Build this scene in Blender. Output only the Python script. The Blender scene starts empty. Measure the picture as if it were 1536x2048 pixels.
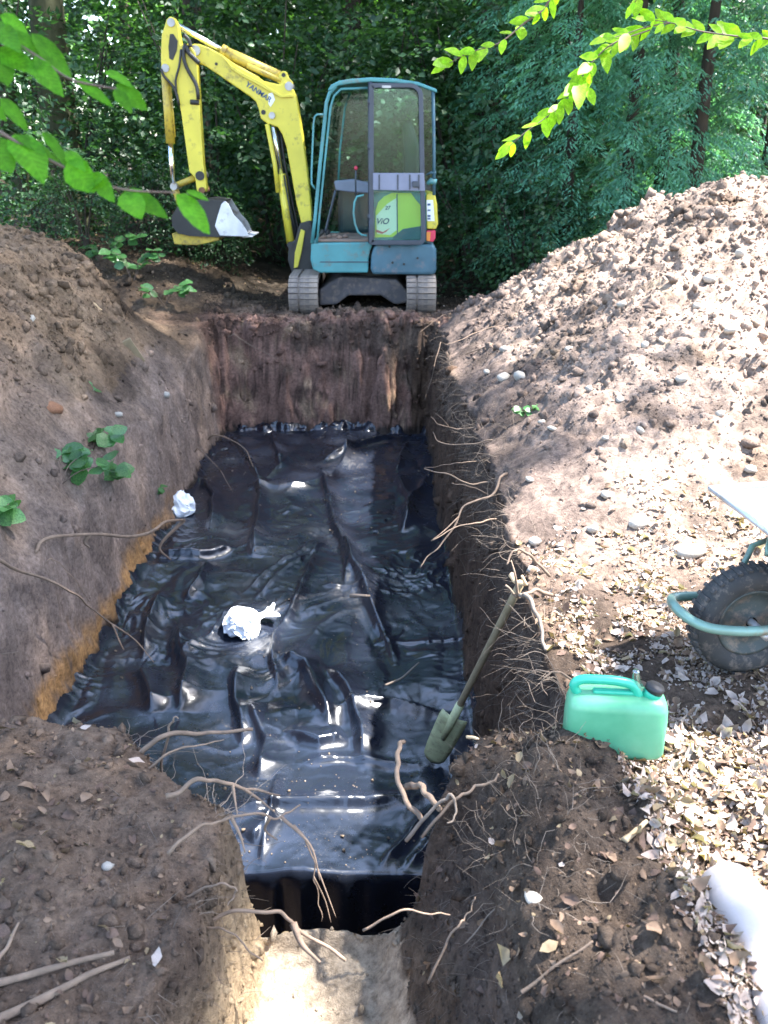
import bpy, math, random
import numpy as np
from mathutils import Vector, Matrix

# ------------------------------------------------------------------ camera, world, sun, exposure
S = bpy.context.scene
COL = S.collection
CAM_H, PITCH, FPX = 1.7, math.radians(22.2), 1774.0      # camera height, downward pitch, focal length in photo pixels
cam_d = bpy.data.cameras.new('camera')
cam_d.sensor_fit = 'VERTICAL'
cam_d.angle = 2 * math.atan(1024 / FPX)
cam_d.dof.use_dof = True; cam_d.dof.focus_distance = 3.6; cam_d.dof.aperture_fstop = 3.2
cam_d.clip_start, cam_d.clip_end = 0.02, 600
cam = bpy.data.objects.new('camera', cam_d)
cam.location = (0, 0, CAM_H)
cam.rotation_euler = (math.pi / 2 - PITCH, 0, 0)
COL.objects.link(cam)
S.camera = cam

SUN_DIR = Vector((0.50, 0.10, 0.86)).normalized()        # towards the sun: right of the pit, high
SUN_EL = math.asin(SUN_DIR.z)
world = bpy.data.worlds.new('World'); S.world = world; world.use_nodes = True
wn = world.node_tree.nodes; wl = world.node_tree.links
sky = wn.new('ShaderNodeTexSky'); sky.sky_type = 'NISHITA'; sky.sun_disc = False
sky.sun_elevation = SUN_EL
sky.sun_rotation = math.atan2(SUN_DIR.x, SUN_DIR.y)
sky.air_density = 1.0; sky.dust_density = 1.5; sky.ozone_density = 1.0
wl.new(sky.outputs[0], wn['Background'].inputs[0])
wn['Background'].inputs[1].default_value = 0.15
sun_d = bpy.data.lights.new('sun', 'SUN'); sun_d.energy = 5.0; sun_d.angle = math.radians(1.4)
sun_d.color = (1.0, 0.975, 0.95)
sun = bpy.data.objects.new('sun', sun_d); COL.objects.link(sun)
sun.rotation_euler = (-SUN_DIR).to_track_quat('-Z', 'Y').to_euler()
sun.location = SUN_DIR * 40
S.view_settings.view_transform = 'Standard'; S.view_settings.look = 'None'
S.view_settings.exposure = 2.95; S.view_settings.gamma = 1.0
S.cycles.use_denoising = True
S.cycles.max_bounces = 8; S.cycles.transparent_max_bounces = 12
S.cycles.sample_clamp_indirect = 6.0
S.cycles.caustics_reflective = False; S.cycles.caustics_refractive = False

rng = np.random.default_rng(7)
random.seed(7)
CP, SP = math.cos(PITCH), math.sin(PITCH)

# ------------------------------------------------------------------ picture-to-place helpers
def ray(px, py):
    u, v = (px - 768) / FPX, (py - 1024) / FPX
    return np.array([u, CP - v * SP, -SP - v * CP])       # per unit depth
def at_d(px, py, d):
    return np.array([0, 0, CAM_H]) + ray(px, py) * d
def at_y(px, py, Y):
    r = ray(px, py); return np.array([0, 0, CAM_H]) + r * (Y / r[1])
def at_z(px, py, z):
    r = ray(px, py); return np.array([0, 0, CAM_H]) + r * ((z - CAM_H) / r[2])
def at_x(px, py, x):
    r = ray(px, py); return np.array([0, 0, CAM_H]) + r * (x / r[0])

# ------------------------------------------------------------------ noise
_perm = np.random.default_rng(3).permutation(1024).astype(np.int64)
_perm = np.concatenate([_perm, _perm, _perm, _perm])
_grad = np.random.default_rng(4).normal(size=(1024, 3)); _grad /= np.linalg.norm(_grad, axis=1)[:, None]
def perlin(x, y, z):
    x, y, z = np.broadcast_arrays(np.asarray(x, float), np.asarray(y, float), np.asarray(z, float))
    xi, yi, zi = np.floor(x).astype(np.int64), np.floor(y).astype(np.int64), np.floor(z).astype(np.int64)
    xf, yf, zf = x - xi, y - yi, z - zi
    f = lambda t: t * t * t * (t * (t * 6 - 15) + 10)
    u, v, w = f(xf), f(yf), f(zf)
    def g(i, j, k):
        h = _perm[(_perm[(_perm[(xi + i) & 1023] + yi + j) & 1023] + zi + k) & 1023]
        G = _grad[h]
        return G[..., 0] * (xf - i) + G[..., 1] * (yf - j) + G[..., 2] * (zf - k)
    a = g(0, 0, 0); a = a + u * (g(1, 0, 0) - a)
    b = g(0, 1, 0); b = b + u * (g(1, 1, 0) - b)
    c = g(0, 0, 1); c = c + u * (g(1, 0, 1) - c)
    d = g(0, 1, 1); d = d + u * (g(1, 1, 1) - d)
    a = a + v * (b - a); c = c + v * (d - c)
    return (a + w * (c - a)) * 1.5
def fbm(x, y, z, f=1.0, oct=4, gain=0.5, off=0.0):
    s = 0; a = 1.0
    for i in range(oct):
        s = s + a * perlin(np.asarray(x) * f + off + 17.3 * i, np.asarray(y) * f + 5.1 * i, np.asarray(z) * f + 9.7 * i)
        f *= 2.03; a *= gain
    return s
def sstep(a, b, x):
    t = np.clip((np.asarray(x, float) - a) / (b - a), 0, 1); return t * t * (3 - 2 * t)
def smin(a, b, k):
    h = np.clip(0.5 + 0.5 * (b - a) / k, 0, 1); return b + (a - b) * h - k * h * (1 - h)

# ------------------------------------------------------------------ mesh helpers
def new_mesh(name, V, F, mats=None, smooth=False):
    V = np.asarray(V, dtype=np.float32)
    me = bpy.data.meshes.new(name)
    if isinstance(F, np.ndarray):
        n, k = F.shape
        me.vertices.add(len(V)); me.vertices.foreach_set('co', V.ravel())
        me.loops.add(n * k); me.loops.foreach_set('vertex_index', F.astype(np.int32).ravel())
        me.polygons.add(n)
        me.polygons.foreach_set('loop_start', np.arange(0, n * k, k, dtype=np.int32))
        me.polygons.foreach_set('loop_total', np.full(n, k, dtype=np.int32))
        me.update(calc_edges=True)
    else:
        me.from_pydata(V.tolist(), [], [list(f) for f in F]); me.update()
    for m in (mats if isinstance(mats, (list, tuple)) else [mats]):
        if m: me.materials.append(m)
    if smooth:
        me.polygons.foreach_set('use_smooth', np.ones(len(me.polygons), dtype=bool))
    return me
def link(name, me, parent=None, loc=None, label=None, cat=None, group=None, kind=None):
    o = bpy.data.objects.new(name, me); COL.objects.link(o)
    if parent: o.parent = parent
    if loc is not None: o.location = loc
    tag(o, label, cat, group, kind); return o
def tag(o, label=None, cat=None, group=None, kind=None):
    if label: o['label'] = label
    if cat: o['category'] = cat
    if group: o['group'] = group
    if kind: o['kind'] = kind
    return o
def empty(name, loc, label, cat, group=None):
    return link(name, None, None, loc, label, cat, group)
def bevel(o, w, seg=2):
    m = o.modifiers.new('bevel', 'BEVEL'); m.width = w; m.segments = seg; m.limit_method = 'ANGLE'; m.angle_limit = math.radians(35)
    return o
def vcol(me, cols, name='soil'):
    a = me.color_attributes.new(name, 'FLOAT_COLOR', 'POINT')
    c = np.ones((len(cols), 4), np.float32); c[:, :3] = cols
    a.data.foreach_set('color', c.ravel())

def tube_vf(P, R, n=6, cap=True):
    P = np.asarray(P, float); R = np.broadcast_to(np.asarray(R, float), (len(P),))
    T = np.gradient(P, axis=0); T /= np.maximum(np.linalg.norm(T, axis=1), 1e-9)[:, None]
    ref = np.array([0, 0, 1.0]) if abs(T[0][2]) < 0.9 else np.array([1.0, 0, 0])
    V = []; a = np.cross(T[0], ref); a /= np.linalg.norm(a)
    for i in range(len(P)):
        a = a - T[i] * np.dot(a, T[i]); a /= max(np.linalg.norm(a), 1e-9); b = np.cross(T[i], a)
        for k in range(n):
            t = 2 * math.pi * k / n
            V.append(P[i] + R[i] * (math.cos(t) * a + math.sin(t) * b))
    F = []
    for i in range(len(P) - 1):
        for k in range(n):
            F.append((i * n + k, i * n + (k + 1) % n, (i + 1) * n + (k + 1) % n, (i + 1) * n + k))
    if cap:
        F.append(tuple(range(n - 1, -1, -1))); F.append(tuple((len(P) - 1) * n + k for k in range(n)))
    return V, F
def curve_pts(P, n=12):
    """Catmull-Rom through the points"""
    P = [np.asarray(p, float) for p in P]
    if len(P) == 2: return [P[0] + (P[1] - P[0]) * t for t in np.linspace(0, 1, max(3, n // 3))]
    Q = [2 * P[0] - P[1]] + P + [2 * P[-1] - P[-2]]; out = []
    m = max(2, n // (len(P) - 1))
    for i in range(1, len(Q) - 2):
        for t in np.linspace(0, 1, m, endpoint=False):
            a, b, c, d = Q[i - 1], Q[i], Q[i + 1], Q[i + 2]
            out.append(0.5 * (2 * b + (c - a) * t + (2 * a - 5 * b + 4 * c - d) * t * t + (3 * b - a - 3 * c + d) * t ** 3))
    out.append(P[-1]); return out
def tube(name, P, R, mat, parent=None, n=8, smooth=True, curved=0, origin=None, **kw):
    P = curve_pts(P, curved) if curved else [np.asarray(p, float) for p in P]
    if not np.isscalar(R) and len(R) != len(P):
        R = np.interp(np.linspace(0, 1, len(P)), np.linspace(0, 1, len(R)), R)
    V, F = tube_vf(P, R, n)
    off = np.zeros(3) if origin is None else np.asarray(origin, float)
    V = np.asarray(V) - off
    o = link(name, new_mesh(name, V, F, mat, smooth), parent, **kw)
    if parent is None and origin is not None: o.location = off
    return o
def prism(name, poly, y0, y1, mat, parent=None, bev=0.0, holes=None, origin=None, **kw):
    """2-D outline in (x, z), extruded from y0 to y1"""
    n = len(poly)
    V = [(p[0], y0, p[1]) for p in poly] + [(p[0], y1, p[1]) for p in poly]
    F = [tuple(range(n)), tuple(range(2 * n - 1, n - 1, -1))] + [(i, i + n, (i + 1) % n + n, (i + 1) % n) for i in range(n)]
    V = np.asarray(V, float)
    if origin is not None: V = V - np.asarray(origin)
    o = link(name, new_mesh(name, V, F, mat), parent, **kw)
    if bev: bevel(o, bev)
    return o
def box(name, lo, hi, mat, parent=None, bev=0.0, **kw):
    x0, y0, z0 = lo; x1, y1, z1 = hi
    return prism(name, [(x0, z0), (x1, z0), (x1, z1), (x0, z1)], y0, y1, mat, parent, bev, **kw)

# ------------------------------------------------------------------ materials
def mat_new(name):
    m = bpy.data.materials.new(name); m.use_nodes = True
    return m, m.node_tree.nodes, m.node_tree.links, m.node_tree.nodes['Principled BSDF']
def noise_node(N, L, scale, detail=4, rough=0.55, coord='Object'):
    tc = N.new('ShaderNodeTexCoord'); t = N.new('ShaderNodeTexNoise')
    t.inputs['Scale'].default_value = scale; t.inputs['Detail'].default_value = detail; t.inputs['Roughness'].default_value = rough
    L.new(tc.outputs[coord], t.inputs['Vector']); return t
def ramp(N, L, src, stops):
    r = N.new('ShaderNodeValToRGB'); e = r.color_ramp.elements
    while len(e) < len(stops): e.new(0.5)
    for q, (p, c) in zip(e, stops): q.position = p; q.color = (*c, 1)
    L.new(src, r.inputs[0]); return r
def mixc(N, L, a, b, fac, mode='MIX'):
    m = N.new('ShaderNodeMix'); m.data_type = 'RGBA'; m.blend_type = mode
    for s, v in ((m.inputs[6], a), (m.inputs[7], b), (m.inputs[0], fac)):
        if hasattr(v, 'links'): L.new(v, s)
        else: s.default_value = v if not isinstance(v, tuple) else (*v, 1)
    return m.outputs[2]
def bump(N, L, B, h, strength, dist):
    b = N.new('ShaderNodeBump'); b.inputs['Strength'].default_value = strength; b.inputs['Distance'].default_value = dist
    L.new(h, b.inputs['Height']); L.new(b.outputs[0], B.inputs['Normal']); return b
def simple(name, col, rough=0.6, metal=0.0, var=0.25, dirt=None, dirt_amt=0.5, scale=6, bumpy=0.0, spec=None):
    """paint / metal / wood: base colour, uneven tone, patches of dirt"""
    m, N, L, B = mat_new(name)
    t = noise_node(N, L, scale)
    dark = tuple(c * (1 - var) for c in col); lite = tuple(min(1, c * (1 + var * 0.5)) for c in col)
    c = ramp(N, L, t.outputs[0], [(0.3, dark), (0.7, lite)]).outputs[0]
    if dirt:
        t2 = noise_node(N, L, scale * 2.3, 6, 0.7)
        f = ramp(N, L, t2.outputs[0], [(0.62 - 0.25 * dirt_amt, (0, 0, 0)), (0.78 - 0.2 * dirt_amt, (1, 1, 1))]).outputs[0]
        c = mixc(N, L, c, dirt, f)
    L.new(c, B.inputs['Base Color']); B.inputs['Roughness'].default_value = rough; B.inputs['Metallic'].default_value = metal
    if spec is not None: B.inputs['Specular IOR Level'].default_value = spec
    if bumpy: bump(N, L, B, noise_node(N, L, scale * 5, 5).outputs[0], 0.6, bumpy)
    return m
def soil_mat(name, attr='soil'):
    m, N, L, B = mat_new(name)
    a = N.new('ShaderNodeVertexColor'); a.layer_name = attr
    t1 = noise_node(N, L, 3.5, 8, 0.65); t2 = noise_node(N, L, 38, 6, 0.7); t3 = noise_node(N, L, 150, 4, 0.7)
    c = mixc(N, L, a.outputs[0], ramp(N, L, t1.outputs[0], [(0.32, (0.42, 0.40, 0.40)), (0.66, (1.25, 1.2, 1.15))]).outputs[0], 0.75, 'MULTIPLY')
    c = mixc(N, L, c, ramp(N, L, t2.outputs[0], [(0.34, (0.45, 0.42, 0.40)), (0.62, (1.25, 1.22, 1.18))]).outputs[0], 0.8, 'MULTIPLY')
    c = mixc(N, L, c, ramp(N, L, t3.outputs[0], [(0.6, (0, 0, 0)), (0.72, (1, 1, 1))]).outputs[0], 0.06, 'ADD')
    L.new(c, B.inputs['Base Color']); B.inputs['Roughness'].default_value = 0.95; B.inputs['Specular IOR Level'].default_value = 0.15
    ad = N.new('ShaderNodeMath'); ad.operation = 'ADD'; L.new(t2.outputs[0], ad.inputs[0]); L.new(t3.outputs[0], ad.inputs[1])
    bump(N, L, B, ad.outputs[0], 0.9, 0.012)
    return m
def leaf_mat(name, c0, c1, trans=0.45, scale=2.0, rough=0.45, spec=0.35):
    m, N, L, B = mat_new(name)
    t = noise_node(N, L, scale, 3)
    oi = N.new('ShaderNodeObjectInfo')
    c = ramp(N, L, t.outputs[0], [(0.32, c0), (0.68, c1)]).outputs[0]
    hs = N.new('ShaderNodeHueSaturation'); mr = N.new('ShaderNodeMapRange')
    mr.inputs[3].default_value = 0.75; mr.inputs[4].default_value = 1.2
    L.new(oi.outputs['Random'], mr.inputs[0]); L.new(mr.outputs[0], hs.inputs['Value']); L.new(c, hs.inputs['Color'])
    L.new(hs.outputs[0], B.inputs['Base Color']); B.inputs['Roughness'].default_value = rough
    B.inputs['Specular IOR Level'].default_value = spec
    tr = N.new('ShaderNodeBsdfTranslucent'); bright = mixc(N, L, hs.outputs[0], (1.5, 1.75, 0.6), 0.8, 'MULTIPLY'); L.new(bright, tr.inputs[0])
    mx = N.new('ShaderNodeMixShader'); mx.inputs[0].default_value = trans
    L.new(B.outputs[0], mx.inputs[1]); L.new(tr.outputs[0], mx.inputs[2]); L.new(mx.outputs[0], N['Material Output'].inputs[0])
    return m
def add_veins(m, dark=.62, lite=1.35):
    N, L = m.node_tree.nodes, m.node_tree.links
    hs = [n for n in N if n.type == 'HUE_SAT'][0]; tgt = [l.to_socket for l in hs.outputs[0].links]
    tc = N.new('ShaderNodeTexCoord'); sp = N.new('ShaderNodeSeparateXYZ'); L.new(tc.outputs['Object'], sp.inputs[0])
    def mth(op, x, y=None):
        q = N.new('ShaderNodeMath'); q.operation = op
        for s, v in zip(q.inputs, (x, y)):
            if v is None: continue
            if hasattr(v, 'links'): L.new(v, s)
            else: s.default_value = v
        return q.outputs[0]
    ay = mth('ABSOLUTE', sp.outputs[1]); ph = mth('SUBTRACT', sp.outputs[0], mth('MULTIPLY', ay, .9))
    st = mth('SINE', mth('MULTIPLY', ph, 62.0)); rib = mth('LESS_THAN', ay, .012)
    v = mth('MAXIMUM', ramp(N, L, mth('ADD', mth('MULTIPLY', st, .5), .5), [(.72, (0, 0, 0)), (.97, (1, 1, 1))]).outputs[0], rib)
    t2 = noise_node(N, L, 3.5, 3); base = mixc(N, L, hs.outputs[0], ramp(N, L, t2.outputs[0], [(.3, (dark, dark, dark)), (.7, (1.1, 1.1, 1.0))]).outputs[0], 1.0, 'MULTIPLY')
    out = mixc(N, L, base, mixc(N, L, base, (lite, lite, lite * 1.2), 1.0, 'MULTIPLY'), mth('MULTIPLY', v, .75))
    for s in tgt: L.new(out, s)
def glass_mat(name, tint, refl=0.12):
    m, N, L, B = mat_new(name); N.remove(B)
    t = N.new('ShaderNodeBsdfTransparent'); t.inputs[0].default_value = (*tint, 1)
    g = N.new('ShaderNodeBsdfGlossy'); g.inputs['Roughness'].default_value = 0.08; g.inputs[0].default_value = (0.9, 0.95, 0.95, 1)
    mx = N.new('ShaderNodeMixShader'); mx.inputs[0].default_value = refl
    L.new(t.outputs[0], mx.inputs[1]); L.new(g.outputs[0], mx.inputs[2]); L.new(mx.outputs[0], N['Material Output'].inputs[0])
    return m
def bark_mat(name, c0, c1, scale=7):
    m, N, L, B = mat_new(name)
    tc = N.new('ShaderNodeTexCoord'); mp = N.new('ShaderNodeMapping'); mp.inputs['Scale'].default_value = (1, 1, 0.25)
    t = N.new('ShaderNodeTexNoise'); t.inputs['Scale'].default_value = scale; t.inputs['Detail'].default_value = 8; t.inputs['Roughness'].default_value = 0.7
    L.new(tc.outputs['Object'], mp.inputs[0]); L.new(mp.outputs[0], t.inputs['Vector'])
    L.new(ramp(N, L, t.outputs[0], [(0.3, c0), (0.7, c1)]).outputs[0], B.inputs['Base Color'])
    B.inputs['Roughness'].default_value = 0.9; B.inputs['Specular IOR Level'].default_value = 0.2
    bump(N, L, B, t.outputs[0], 0.7, 0.03); return m

M = {}
M['soil'] = soil_mat('soil'); M['clod'] = soil_mat('clod_soil')
M['yellow'] = simple('yellow_paint', (0.66, 0.55, 0.055), 0.42, 0, 0.15, (0.16, 0.11, 0.05), 0.22, 3)
M['yellow_dirty'] = simple('dirty_yellow_paint', (0.55, 0.40, 0.05), 0.5, 0, 0.25, (0.14, 0.09, 0.045), 0.55, 4)
M['teal'] = simple('teal_paint', (0.075, 0.27, 0.275), 0.45, 0, 0.22, (0.16, 0.13, 0.10), 0.28, 3)
M['slate'] = simple('slate_blue_paint', (0.06, 0.135, 0.17), 0.5, 0, 0.25, (0.17, 0.15, 0.15), 0.25, 4)
M['charcoal'] = simple('charcoal_frame_paint', (0.045, 0.055, 0.075), 0.4, 0, 0.2)
M['panel'] = simple('lilac_grey_panel', (0.22, 0.23, 0.30), 0.5, 0, 0.15)
M['lime'] = simple('lime_decal', (0.55, 0.68, 0.10), 0.4, 0, 0.08)
M['cream'] = simple('cream_decal', (0.75, 0.80, 0.60), 0.4, 0, 0.06)
M['white'] = simple('white_label', (0.8, 0.8, 0.78), 0.5, 0, 0.08)
M['print'] = simple('dark_blue_print', (0.02, 0.07, 0.16), 0.5, 0, 0.1)
M['redprint'] = simple('red_print', (0.6, 0.12, 0.12), 0.5, 0, 0.1)
M['redlamp'] = simple('red_lamp_lens', (0.65, 0.05, 0.10), 0.2, 0, 0.1)
M['orangelamp'] = simple('orange_lamp_lens', (0.85, 0.30, 0.06), 0.2, 0, 0.1)
M['chrome'] = simple('chromed_rod', (0.85, 0.87, 0.9), 0.16, 1.0, 0.05)
M['steel'] = simple('worn_steel', (0.42, 0.41, 0.40), 0.45, 0.55, 0.25, (0.20, 0.15, 0.11), 0.3, 5)
M['brightsteel'] = simple('polished_lit_bucket_steel', (0.66, 0.65, 0.66), 0.42, 0.35, 0.2, (0.25, 0.2, 0.16), 0.2, 6)  # polished steel, also carries the light painted on the bucket side
M['darksteel'] = simple('dark_greasy_steel', (0.04, 0.038, 0.036), 0.55, 0.3, 0.3)
M['rubber'] = simple('muddy_track_rubber', (0.21, 0.175, 0.15), 0.9, 0, 0.3, (0.31, 0.245, 0.19), 0.75, 5, 0.012)
M['muddy_frame'] = simple('muddy_undercarriage', (0.085, 0.075, 0.075), 0.85, 0, 0.35, (0.17, 0.13, 0.10), 0.5, 5, 0.004)
M['black'] = simple('black_rubber', (0.018, 0.018, 0.019), 0.5, 0, 0.3)
M['seat'] = simple('black_vinyl', (0.02, 0.02, 0.022), 0.5, 0, 0.3)
M['mat'] = simple('muddy_floor_mat', (0.24, 0.16, 0.12), 0.9, 0, 0.4)
M['glass'] = glass_mat('cab_glass', (0.80, 0.90, 0.87), 0.018)
M['rust'] = simple('rusty_steel', (0.22, 0.10, 0.05), 0.8, 0.2, 0.4, (0.08, 0.05, 0.03), 0.5, 10)
M['root'] = simple('pale_root_bark', (0.19, 0.13, 0.088), 0.85, 0, 0.35, (0.20, 0.13, 0.09), 0.4, 22, 0.003)
M['root_dark'] = simple('dark_root_bark', (0.19, 0.145, 0.11), 0.9, 0, 0.4, None, 0, 22, 0.003)
M['wood_pale'] = simple('pale_split_wood', (0.62, 0.43, 0.24), 0.8, 0, 0.3, (0.3, 0.2, 0.12), 0.2, 15)
M['bark'] = bark_mat('tree_bark', (0.02, 0.017, 0.013), (0.07, 0.058, 0.045))
M['bark_mossy'] = bark_mat('mossy_bark', (0.025, 0.03, 0.014), (0.075, 0.075, 0.04))
M['log'] = simple('smooth_pale_bark', (0.50, 0.44, 0.41), 0.6, 0, 0.18, (0.28, 0.23, 0.21), 0.25, 5, 0.002)
M['twig'] = simple('twig_bark', (0.13, 0.085, 0.06), 0.7, 0, 0.3, None, 0, 20)
M['stone'] = simple('pale_flint', (0.38, 0.34, 0.285), 0.7, 0, 0.3, (0.3, 0.22, 0.15), 0.3, 14, 0.002)
M['beech'] = leaf_mat('beech_leaf', (0.055, 0.20, 0.008), (0.105, 0.31, 0.015), 0.55, 9, .55, .2)
M['beech_lit'] = leaf_mat('sunlit_beech_leaf', (0.20, 0.40, 0.015), (0.30, 0.52, 0.03), 0.55, 6, .5, .25)  # lighter copy of the beech leaf, sunshine put into its colour
M['wood_leaf'] = leaf_mat('woodland_leaf', (0.014, 0.042, 0.018), (0.046, 0.112, 0.040), 0.35, 0.9)
M['wood_leaf_lit'] = leaf_mat('sunlit_woodland_leaf', (0.045, 0.12, 0.035), (0.11, 0.24, 0.06), 0.5, 0.9)  # lighter leaf copy, sunlight on the far foliage put into its colour
M['conifer'] = leaf_mat('blue_green_conifer', (0.05, 0.16, 0.105), (0.17, 0.40, 0.26), 0.3, 2.2, 0.5)
M['plant'] = leaf_mat('bramble_leaf', (0.035, 0.115, 0.03), (0.10, 0.24, 0.07), 0.35, 14, 0.35, 0.6)
add_veins(M['beech']); add_veins(M['beech_lit'])
DEADC = [((0.12, 0.078, 0.052), (0.25, 0.168, 0.115)), ((0.27, 0.21, 0.18), (0.44, 0.36, 0.31)), ((0.075, 0.047, 0.036), (0.17, 0.11, 0.08)), ((0.20, 0.145, 0.085), (0.34, 0.255, 0.155))]
M['dead'] = [leaf_mat('dead_leaf_%s' % n, a, b, 0.15, 30, 0.75, 0.2) for n, (a, b) in zip(('tan', 'pale', 'brown', 'straw'), DEADC)]

# ------------------------------------------------------------------ the ground: one sheet with the pit dug into it
XL, XR, YN, YF, FLOOR = -1.86, 0.58, 2.38, 9.62, -1.2
def grid_lines(segs):
    out = []
    for a, b, s in segs:
        n = max(1, int(round((b - a) / s))); out.extend(np.linspace(a, b, n, endpoint=False).tolist())
    out.append(segs[-1][1]); return np.array(out)
def grow(a, b, s0, k):                                     # spacing that grows away from a
    o = [a]; s = s0
    while o[-1] < b: s *= k; o.append(o[-1] + s)
    return o
gx_mid = grid_lines([(-3.2, -2.02, .02), (-2.02, -1.72, .0085), (-1.72, -.60, .02), (-.60, -.36, .0085), (-.36, 0.0, .016), (0.0, .46, .012), (.46, .70, .0085), (.70, 2.0, .015), (2.0, 3.6, .02)])
gx = np.array([-v for v in grow(3.2, 160, .03, 1.12)[:0:-1]] + gx_mid.tolist() + grow(3.6, 160, .03, 1.12)[1:])
gy_mid = grid_lines([(.75, 1.9, .0135), (1.9, 2.55, .010), (2.55, 2.84, .02), (2.84, 2.98, .009), (2.98, 4.6, .016), (4.6, 7.0, .02), (7.0, 9.30, .024), (9.30, 9.85, .012), (9.85, 10.6, .022)])
gy = np.array([.75 - v for v in grow(0, 60, .03, 1.15)[:0:-1]] + gy_mid.tolist() + grow(10.6, 200, .03, 1.11)[1:])
GX, GY = np.meshgrid(gx, gy)                               # rows run along y

def sd_box(x, y, x0, x1, y0, y1, r=0.0):                   # positive inside
    cx, cy, hx, hy = (x0 + x1) / 2, (y0 + y1) / 2, (x1 - x0) / 2 - r, (y1 - y0) / 2 - r
    qx, qy = np.abs(x - cx) - hx, np.abs(y - cy) - hy
    return -(np.hypot(np.maximum(qx, 0), np.maximum(qy, 0)) + np.minimum(np.maximum(qx, qy), 0) - r)
def base_height(x, y):
    w1 = fbm(x, y, 0, .8, 3)
    # spoil heap on the right of the pit
    rx = 0.06 + 0.66 * (x - 0.62); ry = 0.36 * (y - 3.55) + .07 * w1
    top = 1.46 + 0.10 * fbm(x, y, 3, 1.6, 3)
    heap = smin(smin(rx, ry, .25), top, .25)
    heap = smin(heap, 0.95 * (9.7 + .35 * w1 - y) + .15, .3)
    heap = smin(heap, 0.6 * (9.5 - x), .4)
    heap = np.maximum(heap, 0) * sstep(.45, .75, x)
    heap = heap + .10 * sstep(.2, .9, heap) * fbm(x, y, 1, 1.9, 4)
    # bank on the left
    lx = 1.45 * (-1.86 - x) - .30 + .10 * fbm(x, y, 50, 1.4, 3)
    lf = sstep(2.3, 3.3, y) * (1 - sstep(7.9, 9.3, y + .25 * w1))
    left = smin(np.where(x < -1.6, lx, -.30), (.72 + .30 * sstep(3.8, 6.2, y)) + .12 * w1, .35) * lf * (1 - .5 * sstep(3.6, 7, -x)) * sstep(-1.2, -1.7, x)
    left = left + .09 * sstep(.1, .6, left) * fbm(x, y, 5, 2.2, 4)
    # second, farther bank behind it, and the forest floor beyond
    far = (.20 + .42 * sstep(-1.0, -4.0, x)) * sstep(8.6, 11.5, y) * sstep(-.7, -2.6, x)
    far = far + .35 * sstep(14, 30, y) + .22 * sstep(10.2, 12.5, y) * sstep(1.2, 2.5, x)
    h = heap + left + far
    # the two near corners
    h = h + (.13 + .07 * fbm(x, y, 30, 3.2, 3)) * sstep(.22, .45, x) * (1 - sstep(2.0, 2.4, y)) * (1 - sstep(.62, .9, x)) + .05 * (1 - sstep(2.0, 2.4, y)) * sstep(-.4, -.9, x) * (1 + fbm(x, y, 33, 3, 3))
    h = h + .03 * fbm(x, y, 8, 2.5, 3)
    h = h + (.05 + .10 * fbm(x, y, 36, 4.5, 3)) * sstep(9.5, 9.7, y) * (1 - sstep(9.9, 10.2, y)) * sstep(-.85, -.6, x) * (1 - sstep(.3, .5, x))
    return h
def ground_height(x, y):
    wx = x + .045 * fbm(x, y, 2, 1.3, 3) ; wy = y + .06 * fbm(x, y, 12, 1.1, 3)
    h = base_height(x, y)
    d_main = sd_box(wx, y + .05 * fbm(x, 0, 1, 1.5, 2), XL, XR, 1.2, 30, .10)
    d_far = YF - wy + .10 * fbm(x, y, 41, 4.5, 3)
    wall = sstep(-.02, .13, d_main)
    farw = sstep(0.0, .30, d_far)
    depth = np.minimum(wall, farw)
    near_left = sstep(-.05, .08, wy - (2.40 - .35 * sstep(-.95, -.42, wx) + .27 * sstep(.05, .36, wx)))   # left corner rounded off, right block pushes in
    depth = np.where(wy < 2.95, np.minimum(depth, np.maximum(near_left, 0)), depth)
    depth = np.minimum(depth, 1)
    z = h * (1 - depth) + FLOOR * depth
    # the deeper slot in front of the sheet
    slot = sstep(2.955, 2.925, y) * sstep(.85, 1.0, depth)
    z = z - .46 * slot
    # notch with the sandy step
    nl = sstep(-.50, -.40, wx - .05 * (wy - 1.7)); nr = 1 - sstep(-.02, .40, wx + .10 * (wy - 1.4))
    notch = nl * nr * (1 - sstep(2.02, 2.12, wy))
    step = -.60 - .02 * fbm(x, y, 4, 3, 3)
    z = np.where(z > step, z * (1 - notch) + step * notch, z)
    return z
GZ = ground_height(GX, GY)
Pn = np.stack([GX, GY, GZ], -1)
def grid_normals(P):
    n = np.cross(np.gradient(P, axis=1), np.gradient(P, axis=0)); n /= np.maximum(np.linalg.norm(n, axis=-1), 1e-12)[..., None]
    return n
Nn = grid_normals(Pn)
near_w = sstep(-6, -3, GX) * (1 - sstep(4, 8, GX)) * sstep(-.5, .6, GY) * (1 - sstep(10.5, 14, GY))
x_, y_, z_ = Pn[..., 0], Pn[..., 1], Pn[..., 2]
steep = 1 - np.clip(Nn[..., 2], 0, 1)
on_floor = (z_ < FLOOR + .12) & (Nn[..., 2] > .8)
heapy = np.maximum(sstep(.08, .35, base_height(GX, GY)), .55 * (GY < 2.45) * (GZ > -.3)) * (1 - sstep(.5, .9, steep))
lump = fbm(x_, y_, z_, 4.2, 3, .55); fine = fbm(x_, y_, z_, 17, 3, .6)
rid = 1 - np.abs(fbm(x_, y_, z_, 7.5, 3, .55, 40)) * 2; bump_ = .5 - np.abs(perlin(x_ * 13, y_ * 13, z_ * 13)) * 1.6 + .5 * (.5 - np.abs(perlin(x_ * 27, y_ * 27, z_ * 27)) * 1.6)
streak = fbm(x_ * 1.0, y_ * 1.0, z_ * .25, 9, 3, .55, 70)
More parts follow.
